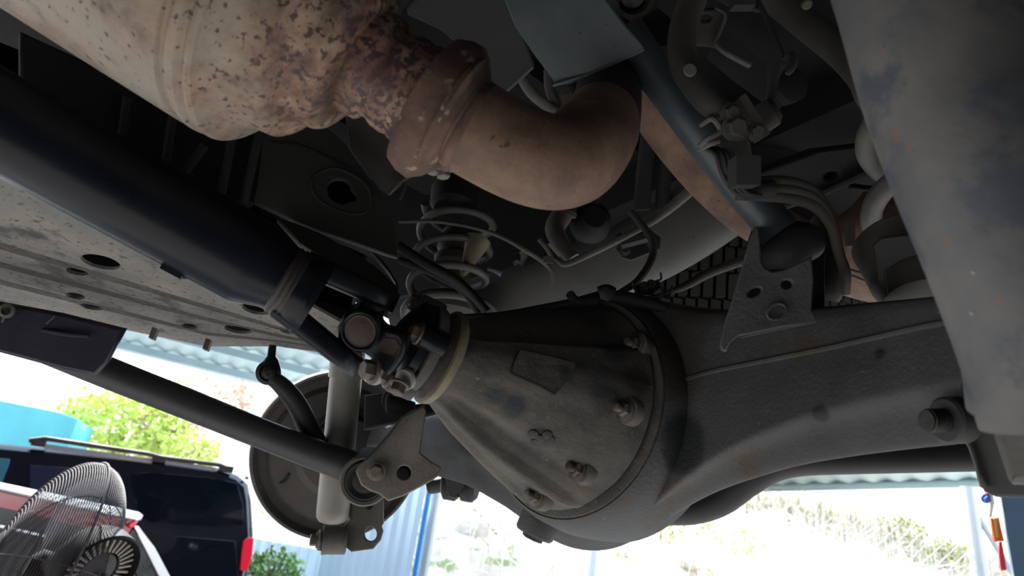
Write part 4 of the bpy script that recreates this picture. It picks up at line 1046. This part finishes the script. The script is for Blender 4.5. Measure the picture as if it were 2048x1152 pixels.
mk('clamp_strap', *T([(1402, 250, .62, 5), (1425, 238, .60, 6), (1440, 262, .60, 6), (1415, 278, .60, 6), (1400, 292, .61, 6)], 5, 8), M_dgrey, vb)
mk('clamp_strap', *T([(1398, 300, .62, 5), (1420, 288, .60, 6), (1438, 282, .60, 5)], 5, 8), M_dgrey, vb)
for off in (0, 12, 22):
    mk('bent_tube', *T([(1410 + off, 296, .62, 5), (1432 + off, 310, .61, 5), (1445 + off, 350, .61, 5), (1470 + off, 384, .615, 5), (1500 + off, 392, .62, 5)], 5, 10), M_frame, vb)
cl = thing('wiring_loom', 'brown dusty cable loom curving down beside the holed bracket', 'cable loom', P(1650, 420, .66))
for k, (o1, r) in enumerate(((0, 11), (15, 12), (31, 11))):
    mk('cable', *T([(1470, 392 - o1 * .5, .64, r * .8), (1520, 392 - o1 * .9, .635, r), (1580, 396 - o1, .64, r * 1.1), (1630, 412 - o1 * .8, .65, r * 1.1), (1662, 450 - o1 * .3, .66, r), (1676, 500, .67, r * .9), (1686 + o1 * .25, 545, .68, r * .7), (1688 + o1 * .2, 585, .70, r * .6)], 6, 14), [M_dust, mat('cable_brown', (.085, .062, .045), (.05, .04, .032), 20, .7), M_dust][k], cl)
mk('tape_wrap', *T([(1484, 386, .63, 15), (1520, 380, .63, 18), (1545, 378, .632, 18)], 4, 16), M_frame, cl)
rb = thing('ribbed_boot', 'brown rubber boot standing between bracket and cable loom', 'boot', P(1650, 530, .74))
mk('boot', *T([(1640, 440, .80, 18), (1648, 480, .78, 28), (1655, 530, .76, 34), (1652, 575, .75, 34), (1648, 600, .75, 28)], 5, 24), M_dust, rb)
mk('boot_clip', *g_box(P(1700, 468, .8), UP * .014, RT * .004, F * .004), M_dust, rb)

# upper right linkages
ub = thing('upper_arm_bracket', 'dusty tan bracket ear with one hole at the top, right of the hose', 'bracket', P(1420, 60, .85))
plate('ear_plate', [(1375, 20), (1430, 17), (1446, 24), (1451, 42), (1440, 62), (1436, 80), (1434, 100), (1420, 96), (1382, 92), (1370, 60)], [(1375, 20, .84), (1450, 30, .84), (1382, 92, .86)], .01, M_dust, ub, holes=[ell(1412, 36, 10, 7, -10)], bev=.003)
mk('raised_rim', *T([(1430, 16, .84, 4), (1450, 30, .84, 4), (1440, 62, .845, 4), (1432, 84, .85, 5), (1450, 104, .85, 6), (1500, 130, .86, 7)], 5, 8), M_dgrey, ub)
mk('lower_arm', *g_loft([[P(x + nx_ * s, y + ny_ * s, d) for nx_, ny_ in ((-.5, .85), (.5, -.85))] + [P(x + nx_ * s, y + ny_ * s, d + .03) for nx_, ny_ in ((.5, -.85), (-.5, .85))] for x, y, s, d in ((1425, 95, 24, .86), (1480, 130, 34, .88), (1530, 165, 36, .90), (1570, 200, 30, .92))]), M_frame, ub)
mk('rubber_bush', *g_lathe(P(1562, 180, .93), C3(.3, 0, -1), [(0, .014), (.002, .022), (.025, .022), (.027, .016)], 28), M_dark, ub)
sl = thing('stabiliser_link', 'small dusty ball link hanging beside the brake valve', 'link', P(1540, 200, .8))
mk('link_rod', *T([(1552, 130, .80, 18), (1546, 160, .80, 11), (1540, 200, .80, 10), (1538, 220, .80, 14)], 4, 16), M_frame, sl)
mk('ball_joint', *g_lathe(P(1520, 240, .80), C3(.75, .45, -.3), [(-.012, .008), (-.008, .014), (.004, .017), (.016, .016), (.022, .010)], 28), M_dust, sl)
hexbolt(P(1512, 262, .78), C3(-.2, -.7, -.5), .008, sl, M_dust)
th_ = thing('thin_rod', 'thin straight grey rod ending in a small pale fitting, upper right', 'rod', P(1550, 60, .78))
mk('rod', *T([(1500, -30, .8, 5), (1530, 30, .79, 5), (1568, 118, .78, 5)], 1, 10), M_frame, th_)
mk('end_fitting', *T([(1578, 112, .78, 12), (1584, 124, .775, 12), (1580, 140, .77, 8), (1574, 148, .77, 5)], 3, 14), M_dust, th_)
bp_ = thing('stabiliser_pipe', 'dusty grey tube sweeping to the near arm at the top right', 'pipe', P(1640, 80, .85))
mk('pipe', *T([(1500, -40, .86, 30), (1560, 5, .86, 30), (1620, 55, .84, 30), (1680, 105, .82, 29), (1720, 150, .80, 28), (1742, 190, .79, 26), (1790, 240, .78, 26)], 6, 20), M_dust, bp_)
o = mk('green_grommet', *g_lathe(P(1612, 8, .8), C3(0, -.5, -.85), [(0, .006), (.004, .006), (.006, .004)], 16), mat('pale_green', (.14, .16, .09))); tag(o, 'small pale green grommet at the very top edge', 'grommet')
ring_b = thing('top_bushing', 'dark ring bushing with a pale pin at the top edge', 'bushing', P(1265, 0, .85))
mk('bush_ring', *g_lathe(P(1256, -8, .85), C3(.15, -.35, -1), [(0, .040), (.0, .030), (.02, .028), (.022, .022), (.012, .019)], 36, cap=False), M_dust, ring_b)
mk('pin', *g_lathe(P(1262, -4, .85), C3(.15, -.3, -1), [(0, .012), (.014, .012), (.016, .009)], 20), M_bolt, ring_b)
ta = mk('brown_bracket_arm', *g_loft([[P(x + a * s, y + b * s * .6, d) for a, b in ((-1, -1), (1, -1), (1, 1), (-1, 1))] for x, y, s, d in ((1270, 20, 30, .86), (1310, 60, 34, .86), (1350, 110, 30, .82))]), mat('arm_brown', (.06, .045, .035), (.035, .03, .026), 14, .8), angle=30)
tag(ta, 'brown rusty bracket arm between shield plate and thick hose', 'bracket')
ha = thing('hanger_clamps', 'dull metal hanger parts along the top edge right of the hose', 'hanger', P(1480, 5, .8))
mk('hanger_bar', *T([(1420, -20, .82, 10), (1460, 0, .81, 12), (1500, 12, .80, 9), (1520, 20, .8, 6)], 4, 12), M_frame, ha)
mk('hanger_clamp', *g_box(P(1485, 2, .79), RT * .012, UP * .008, F * .01), M_dust, ha)
# bent brake pipes and hoses behind the exhaust bend
br = thing('brake_line', 'thin grey brake pipe running up along the frame rail', 'pipe', P(1200, 490, 1.0))
mk('pipe', *T([(1078, 478, 1.02, 5), (1098, 500, 1.02, 5), (1118, 522, 1.01, 5.5), (1132, 528, 1.01, 6), (1170, 512, 1.01, 7), (1240, 478, 1.0, 7), (1300, 445, 1.0, 8), (1345, 412, 1.0, 10), (1400, 365, 1.0, 11), (1460, 315, 1.0, 11)], 5, 12), M_dgrey, br)
mk('pipe_clip', *g_box(P(1097, 519, 1.0), RT * .007, UP * .005, F * .006), M_spring, br)
bh2 = thing('brake_hose', 'black brake hose looping from the rail down to the axle', 'hose', P(1300, 510, .95))
mk('hose', *T([(1262, 424, .96, 7), (1282, 448, .95, 7), (1300, 472, .94, 8), (1307, 500, .93, 8), (1298, 530, .91, 8), (1274, 562, .87, 7), (1246, 582, .83, 7), (1228, 592, .79, 6)], 6, 12), M_dust, bh2)
fh = thing('filler_hose', 'dark grey elbow hose hanging below the exhaust bend', 'hose', P(1125, 460, 1.05))
mk('hose', *T([(1140, 410, 1.1, 20), (1120, 436, 1.08, 21), (1110, 460, 1.06, 20), (1124, 490, 1.04, 17), (1146, 518, 1.03, 15)], 6, 20), M_dgrey, fh)
mk('hose_clamp', *g_lathe(P(1128, 430, 1.08), C3(.3, .9, 0), [(0, .0175), (.001, .019), (.008, .019), (.009, .0175)], 24), M_dust, fh)
o = plate('yellow_tag', [(1086, 492), (1104, 484), (1122, 508), (1112, 520), (1098, 512)], [(1086, 492, 1.06), (1120, 500, 1.06), (1100, 515, 1.06)], .002, mat('tag_tan', (.42, .34, .22), (.36, .29, .2))); tag(o, 'tan label card between the elbow hose and frame rail', 'tag')
for x0, x1, lab in ((1205, 1190, 'slim dark hose hanging just right of the elbow hose'), (1290, 1285, 'wide dark tube hanging right of the exhaust bend'), (1330, 1325, 'dark tube hanging farthest right behind the exhaust bend')):
    r = 9 if x0 == 1205 else (17 if x0 == 1290 else 14)
    o = mk('hanging_tube', *T([(x0 + 10, 250, 1.1, r), (x0, 340, 1.1, r), (x1, 400, 1.1, r), (x1 - (10 if x0 < 1250 else 0), 470 if x0 < 1250 else 420, 1.1, r)], 5, 16), M_frame); tag(o, lab, 'tube')
o = mk('round_boot', *g_lathe(P(1175, 452, 1.12), C3(.2, .3, -1), [(0, .03), (.01, .034), (.03, .030), (.04, .018)], 24), M_dark); tag(o, 'round black boot in the dark between hoses', 'boot')
bx_ = thing('coiled_wrap', 'braided grey-brown sleeve behind the upper exhaust bend', 'sleeve', P(1150, 190, .95))
mk('sleeve', *T([(1118, 150, .98, 22), (1130, 190, .96, 30), (1150, 225, .95, 34), (1175, 250, .96, 30)], 6, 28), mat('braid', (.20, .17, .14), (.09, .08, .07), 260, .8, 0, .6, 300), bx_)
mk('curved_pipe', *T([(1040, 150, .93, 10), (1062, 185, .93, 11), (1095, 212, .93, 11), (1140, 240, .93, 11), (1200, 262, .94, 11)], 6, 14), M_dgrey, bx_)
mk('curved_pipe', *T([(1095, 140, .94, 8), (1098, 175, .94, 9), (1110, 205, .94, 9), (1128, 212, .95, 7)], 5, 12), M_dgrey, bx_)
br2 = thing('abs_sensor_bracket', 'small tan wire bracket with clips above the axle tube', 'bracket', P(1295, 578, .85))
plate('bracket_plate', [(1268, 575), (1280, 566), (1318, 560), (1325, 575), (1300, 590), (1275, 590)], [(1268, 575, .85), (1325, 570, .85), (1300, 590, .85)], .004, M_dust, br2)
mk('wire_clip', *T([(1266, 592, .84, 2.5), (1272, 582, .84, 2.5), (1265, 572, .84, 2.5), (1266, 566, .84, 2.5)], 4, 8), M_dgrey, br2)
mk('wire_clip', *T([(1312, 562, .84, 2.5), (1322, 558, .84, 2.5), (1321, 545, .84, 2.5)], 4, 8), M_dgrey, br2)
mk('wire_clip', *T([(1318, 571, .84, 2.5), (1324, 575, .84, 2.5), (1326, 588, .84, 2.5), (1338, 590, .84, 3), (1343, 578, .84, 2.5), (1344, 570, .84, 2.5)], 4, 8), M_dgrey, br2)
for x, y in ((1288, 572), (1302, 568)): hexbolt(P(x, y, .845), -F, .004, br2, M_dgrey)
mk('lead_wire', *T([(1286, 598, .84, 4), (1320, 590, .86, 4), (1370, 572, .9, 8), (1420, 545, .95, 10), (1490, 520, 1.0, 10)], 5, 10), M_dust, br2)

# ------------------------------------------------------------------ right coil spring with seat
cs2 = coil('coil_spring', 'thick grey coil spring partly hidden by the near arm on the right', P(1868, 330, .80), (Z + AX * -.02).normalized(), .068, .0118, .100, 3.0, 2.6, M_spring)
su_ = thing('spring_perch', 'rounded dusty spring seat cup at the right end of the axle', 'spring seat', P(1820, 520, .68))
mk('seat_cup', *g_lathe(P(1825, 515, .68), (Z + F * .2).normalized(), [(-.055, .020), (-.05, .034), (-.03, .042), (.0, .048), (.015, .052), (.018, .05), (.008, .03)], 36), mat('seat_brown', (.10, .085, .07), (.06, .05, .042), 20, .75), su_)
plate('seat_bracket', [(1745, 490), (1760, 476), (1800, 470), (1900, 470), (1900, 505), (1835, 508), (1800, 520), (1770, 540), (1775, 590), (1755, 560)], [(1745, 490, .63), (1880, 480, .60), (1775, 590, .63)], .006, M_frame, su_)
for (x0, y0, x1, y1) in ((1700, 540, 1756, 556), (1704, 552, 1768, 578)):
    mk('seat_wire', *T([(x0, y0, .8, 3), (x1, y1, .8, 3)], 1, 8), M_spring, su_)

# ------------------------------------------------------------------ left lower parts
dr = thing('drum_backing_plate', 'round dark drum brake backing plate of the left wheel', 'brake', P(675, 908, 1.22))
dn = C3(.30, .10, -.95); DR = .146
mk('backing_plate', *g_lathe(P(675, 908, 1.23), dn, [(-.03, DR * .96), (-.022, DR), (.004, DR), (.010, DR * .985), (.010, DR * .955), (-.002, DR * .90), (-.004, DR * .82), (.004, DR * .76), (.008, DR * .5), (.018, DR * .42), (.02, DR * .2)], 96), mat('backing_brown', (.095, .080, .073), (.06, .052, .049), 12, .6, .0, .3, spots=(.16, .15, .14), spot_scale=60, spot_th=.76), dr, angle=25)
mk('plate_rim', *g_lathe(P(675, 908, 1.23), dn, [(.0095, DR * .955), (.012, DR * .96), (.0125, DR * .985), (.009, DR * .995)], 96, cap=False), M_dgrey, dr)
mk('drum', *g_lathe(P(675, 908, 1.23), -dn, [(.02, DR * .94), (.03, DR * .97), (.09, DR * .95), (.095, DR * .4)], 64), M_dark, dr)
mk('axle_flange', *g_lathe(P(700, 890, 1.20), dn, [(0, .065), (.02, .062), (.024, .05), (.05, .045)], 36), M_dark, dr)
for a in range(4):
    aa = a * PI / 2 + .5; _, uu, vv = basis(dn)
    hexbolt(P(700, 890, 1.18) + (uu * math.cos(aa) + vv * math.sin(aa)) * .052, dn, .007, dr, M_boltd)
mk('pressed_rib', *T([(552, 968, 1.195, 3), (570, 962, 1.195, 4), (578, 948, 1.195, 3)], 4, 8), dr.children[0].data.materials[0], dr)

ta_ = thing('trailing_link', 'long dark trailing arm from the left edge to its axle bushing', 'arm', P(480, 850, .93))
mk('arm_tube', *T([(-140, 602, .86, 34), (30, 668, .87, 33), (215, 745, .89, 31), (370, 806, .91, 30), (520, 866, .93, 29), (640, 912, .94, 30), (705, 934, .945, 33)], 4, 28), mat('arm_paint', (.062, .058, .066), (.040, .038, .046), 14, .5, .1, .15, spots=(.02, .018, .016), spot_scale=90, spot_th=.72), ta_)
mk('bushing_eye', *g_lathe(P(738, 942, .975), C3(.10, .02, -1), [(0, .028), (.0, .0335), (.055, .0335), (.057, .031), (.055, .027), (.052, .026)], 48), M_dgrey, ta_)
mk('bushing_rubber', *g_lathe(P(738, 942, .97), C3(.10, .02, -1), [(0, .027), (.050, .027), (.054, .024), (.050, .018), (.056, .012)], 36), M_rubber, ta_)
M_bd = mat('bracket_dust', (.33, .30, .26), (.20, .18, .155), 18, .75, 0, .4, spots=(.07, .055, .045), spot_scale=120, spot_th=.70)
tbk = thing('trailing_arm_bracket', 'dusty grey axle bracket plate holding the trailing arm bolt', 'bracket', P(800, 920, .92))
outl = [(711, 943), (716, 932), (728, 921), (752, 895), (776, 868), (790, 848), (803, 833), (825, 820), (848, 810), (852, 822), (846, 862), (840, 905), (858, 920), (882, 935), (878, 951), (862, 962), (838, 975), (806, 992), (776, 1002), (768, 996), (758, 988), (740, 982), (722, 970)]
plate('outer_plate', outl, [(711, 943, .90), (882, 935, .905), (803, 833, .925)], .006, M_bd, tbk, holes=[ell(808, 945, 14, 14)], bev=.0018)
plate('inner_plate', outl, [(711, 943, .985), (882, 935, .99), (803, 833, 1.01)], .006, M_axle, tbk)
mk('bracket_floor', *g_loft([[P(x, y, .905), P(x, y + 3, .905), P(x, y + 3, .99), P(x, y, .99)] for x, y in ((776, 998), (838, 972), (878, 948))]), M_dgrey, tbk)
mk('bracket_back', *g_loft([[P(x, y, .905), P(x + 3, y + 3, .905), P(x + 3, y + 3, .99), P(x, y, .99)] for x, y in ((728, 921), (776, 868), (803, 833), (848, 810))]), M_dark, tbk)
hexbolt(P(753, 942, .895), C3(.05, .0, -1), .0088, tbk, M_bolt, h=.006)
mk('seen_sleeve', *g_tube([P(806, 948, .99), P(806, 948, .94)], .008, 16), M_dgrey, tbk)
# frame end bracket of the trailing arm
fe = thing('arm_frame_bracket', 'dark navy frame box holding the trailing arm at the left edge', 'frame box', P(120, 670, .95))
M_navy = mat('navy_paint', (.030, .030, .055), (.022, .022, .042), 8, .4, .2, .1)
plate('box_plate', [(-200, 560), (0, 604), (120, 626), (251, 658), (214, 728), (190, 752), (120, 738), (0, 706), (-200, 650)], [(0, 604, .80), (250, 660, .84), (0, 706, .80)], .015, M_navy, fe, bev=.004)
mk('eyelet', *g_lathe(P(16, 622, .797), C3(.2, .1, -1), [(0, .004), (.002, .0085), (.004, .0085), (.005, .005)], 20, cap=False), M_dgrey, fe)
mk('wire_stub', *T([(10, 630, .797, 2), (4, 645, .797, 2)], 1, 6), M_dgrey, fe)
mk('scratch_wire', *T([(110, 632, .813, 1.2), (92, 648, .811, 1.2)], 1, 6), M_dgrey, fe)
mk('oval_emboss', *T([(85, 660, .812, 4), (130, 668, .816, 5), (178, 672, .822, 4)], 4, 8), M_navy, fe)

sk = thing('shock_absorber', 'grey-beige shock absorber standing in front of the drum backing plate', 'shock absorber', P(675, 900, 1.0))
SA, SB = P(701, 660, 1.02), P(664, 1042, .985); sdv = (SB - SA).normalized(); sL = (SB - SA).length
k_ = sL / 382
mk('dust_cover', *g_lathe(SA, sdv, [(0, .0245), (98 * k_, .0252), (98.5 * k_, .0235)], 48), M_shock, sk)
mk('shock_tube', *g_lathe(SA, sdv, [(90 * k_, .0228), (360 * k_, .0228), (374 * k_, .0222), (382 * k_, .0185), (386 * k_, .012)], 48), M_shock, sk)
E0 = P(655, 1080, .985); ed = C3(.93, -.10, .25)
mk('lower_eye', *g_lathe(E0 - ed * .006, ed, [(0, .0165), (.001, .0192), (.031, .0192), (.032, .0165)], 36), M_dgrey, sk)
mk('eye_bush', *g_lathe(E0 - ed * .010, ed, [(0, .0135), (.004, .0155), (.012, .0155)], 32), M_rubber, sk)
mk('washer', *g_lathe(E0 - ed * .0135, ed, [(0, .013), (.003, .0145), (.005, .014)], 32), M_dgrey, sk)
hexbolt(E0 - ed * .0135, -ed, .0078, sk, M_bolt, h=.009)
mk('eye_rim', *g_lathe(E0 - ed * .007, ed, [(0, .0165), (.0, .0200), (.004, .0198), (.004, .0165)], 36, cap=False), M_dgrey, sk)
lb = thing('shock_mount_bracket', 'dusty lower shock mount with two round holes beside the shock', 'bracket', P(730, 1045, 1.02))
plate('mount_plate', [(700, 965), (702, 1000), (697, 1040), (686, 1052), (686, 1090), (702, 1104), (746, 1098), (761, 1080), (766, 1062), (763, 1052), (767, 1046), (766, 965)], [(700, 980, 1.01), (766, 980, 1.01), (700, 1100, .985)], .006, M_dgrey, lb, holes=[ell(738, 1008, 8, 10), ell(741, 1068, 12, 14)], bev=.0018)
mk('side_flange', *g_loft([[P(x, y, 1.0), P(x + 4, y, .995), P(x + 7, y, 1.07), P(x - 2, y, 1.07)] for x, y in ((697, 975), (697, 1040), (688, 1056), (690, 1092))]), M_dgrey, lb)
plate('back_plate', [(706, 965), (768, 965), (764, 1040), (706, 1040)], [(700, 980, 1.07), (766, 980, 1.07), (700, 1100, 1.05)], .005, M_dark, lb)
ar = thing('sway_link_arm', 'dark curved stabiliser end arm with a bushing at its top, left', 'arm', P(590, 810, .95))
M_arm = mat('sway_paint', (.035, .034, .034), (.022, .022, .022), 14, .55, .1, .15)
mk('arm', *T([(545, 756, .955, 15), (568, 776, .955, 18), (592, 806, .96, 20), (612, 845, .965, 21), (632, 890, .975, 23), (650, 925, .985, 24)], 6, 24), M_arm, ar)
mk('end_bush', *g_lathe(P(536, 745, .965), C3(.35, .1, -.93), [(0, .011), (.001, .0165), (.018, .0165), (.020, .012), (.016, .009)], 28), M_arm, ar)
mk('stud', *T([(545, 690, .955, 8), (543, 712, .955, 8), (541, 722, .955, 15), (546, 742, .955, 16)], 1, 16), M_black, ar)
hexbolt(P(536, 746, .942), C3(.35, .1, -.93), .006, ar, M_boltd)
# inner dark gear behind shock: differential-side bracket and hose boot
ib = thing('spring_link_bracket', 'black bracket wedge behind the flange bolts, above the left axle tube', 'bracket', P(790, 815, 1.02))
plate('wedge_plate', [(728, 790), (780, 785), (800, 812), (848, 806), (905, 800), (870, 826), (800, 845), (770, 850), (726, 860)], [(728, 790, 1.06), (900, 800, 1.02), (770, 850, 1.04)], .02, M_dark, ib, bev=.003)
mk('boot', *T([(786, 768, 1.0, 5), (780, 800, 1.0, 18), (800, 812, 1.0, 20), (830, 815, 1.0, 10)], 4, 18), M_dark, ib)
mk('bright_edge', *T([(778, 786, .985, 1.5), (772, 800, .98, 1.5), (773, 826, .98, 1.5)], 4, 6), M_dgrey, ib)

# stabiliser bar
sb = thing('stabiliser_bar', 'dark bent stabiliser bar passing low behind the axle', 'bar', P(1500, 970, .98))
mk('bar', *T([(860, 972, 1.12, 16), (930, 962, 1.10, 15), (1000, 964, 1.09, 15), (1060, 985, 1.07, 22), (1150, 1010, 1.05, 28), (1240, 1018, 1.03, 29), (1320, 1020, 1.01, 29), (1385, 1018, 1.0, 30), (1440, 1000, .99, 31), (1490, 965, .98, 31), (1540, 935, .97, 31), (1600, 921, .96, 31), (1700, 917, .95, 31), (1830, 914, .94, 31), (2000, 910, .92, 31)], 6, 28), M_arm, sb)
for x, y in ((905, 965), (940, 968)):
    mk('bar_bushing', *g_lathe(P(x, y, 1.10), C3(.95, -.05, -.2), [(-.014, .020), (-.010, .027), (.006, .028), (.012, .022)], 24), M_rubber, sb)
mk('bushing_clamp', *g_loft([[P(x + a, y + b, d) for a, b in ((-20, -28), (16, -26), (20, 10), (2, 34), (-10, 30))] for x, y, d in ((908, 962, 1.05), (906, 964, 1.12))]), M_frame, sb, angle=30)
bt = thing('far_axle_tube_cover', 'grey-blue rounded cover just left of the differential bottom', 'cover', P(1010, 985, 1.25))
mk('cover', *T([(985, 962, 1.3, 14), (1000, 972, 1.28, 22), (1030, 978, 1.26, 24), (1070, 980, 1.25, 24)], 5, 20), simple('cover_bluegrey', (.22, .26, .30), .5), bt)

# ------------------------------------------------------------------ right near parts
na = thing('near_control_arm', 'large worn grey control arm close to the lens at the right', 'arm', P(1950, 350, .33))
mk('arm_tube', *T([(1790, -160, .40, 150), (1838, -10, .385, 151), (1899, 170, .37, 160), (1968, 330, .355, 168), (2040, 500, .345, 170), (2110, 680, .34, 172), (2160, 830, .335, 176)], 5, 64), M_tube, na)
for x, y, r in ((1947, 545, .0011), (1944, 626, .0012), (1765, 98, .0016)):
    bpy.context.view_layer.update(); o_ = na.children[0]; r3 = ray(x, y).normalized(); ok, lc_, nr_, _ = o_.ray_cast(o_.matrix_world.inverted() @ CAM, r3)
    if ok: mk('paint_chip', *g_lathe(o_.matrix_world @ lc_, nr_, [(-.0005, r), (.0004, r * .8)], 10), M_white if y > 200 else M_rust, na)
mk('arm_collar', *g_tube([P(2122, 700, .34), P(2148, 780, .34)], [.0425, .046], 64), M_tube, na)
be = thing('arm_bushing_bracket', 'dark bent steel bracket holding the near arm at the right edge', 'bracket', P(1960, 850, .50))
M_brk = mat('bracket_dark', (.045, .045, .044), (.03, .03, .03), 10, .6, .1, .2)
plate('inner_plate', [(1912, 560), (1950, 570), (1962, 640), (1990, 700), (2140, 760), (2140, 1002), (2048, 997), (1990, 996), (1966, 985), (1952, 960), (1940, 905), (1930, 890), (1922, 860), (1919, 800), (1918, 680)], [(1912, 600, .53), (2048, 990, .50), (1920, 850, .53)], .010, M_brk, be, bev=.003)
plate('pressed_step', [(1918, 640), (1930, 640), (1932, 800), (1936, 880), (1948, 905), (1960, 950), (1972, 982), (1958, 975), (1946, 930), (1934, 895), (1922, 880)], [(1912, 600, .522), (2048, 990, .492), (1920, 850, .522)], .008, M_dgrey, be, bev=.002)
plate('bushing_housing', [(1958, 712), (1990, 700), (2140, 700), (2140, 975), (2048, 973), (2018, 972), (2008, 960), (1990, 905), (1975, 860), (1962, 800)], [(1958, 720, .44), (2048, 970, .42), (2048, 720, .42)], .06, M_dgrey, be, bev=.006)
hb = P(1914, 840, .505); hd = C3(-.97, .03, -.22)
mk('nut', *g_lathe(hb - hd * .006, hd, [(0, .0160), (.002, .0168), (.015, .0168), (.017, .0150)], 36), M_brk, be)
pr = []; 
for i in range(6):
    z = .0 + i * .0024; pr += [(z, .0066), (z + .0007, .0084), (z + .0015, .0084), (z + .0022, .0066)]
mk('threaded_stud', *g_lathe(hb + hd * .011, hd, pr + [(.0155, .0074)], 28), M_boltd, be)
plate('edge_strip', [(1908, 596), (1916, 596), (1918, 700), (1921, 790), (1914, 796), (1912, 700)], [(1912, 600, .515), (1920, 800, .515), (1930, 700, .51)], .004, M_axle, be)
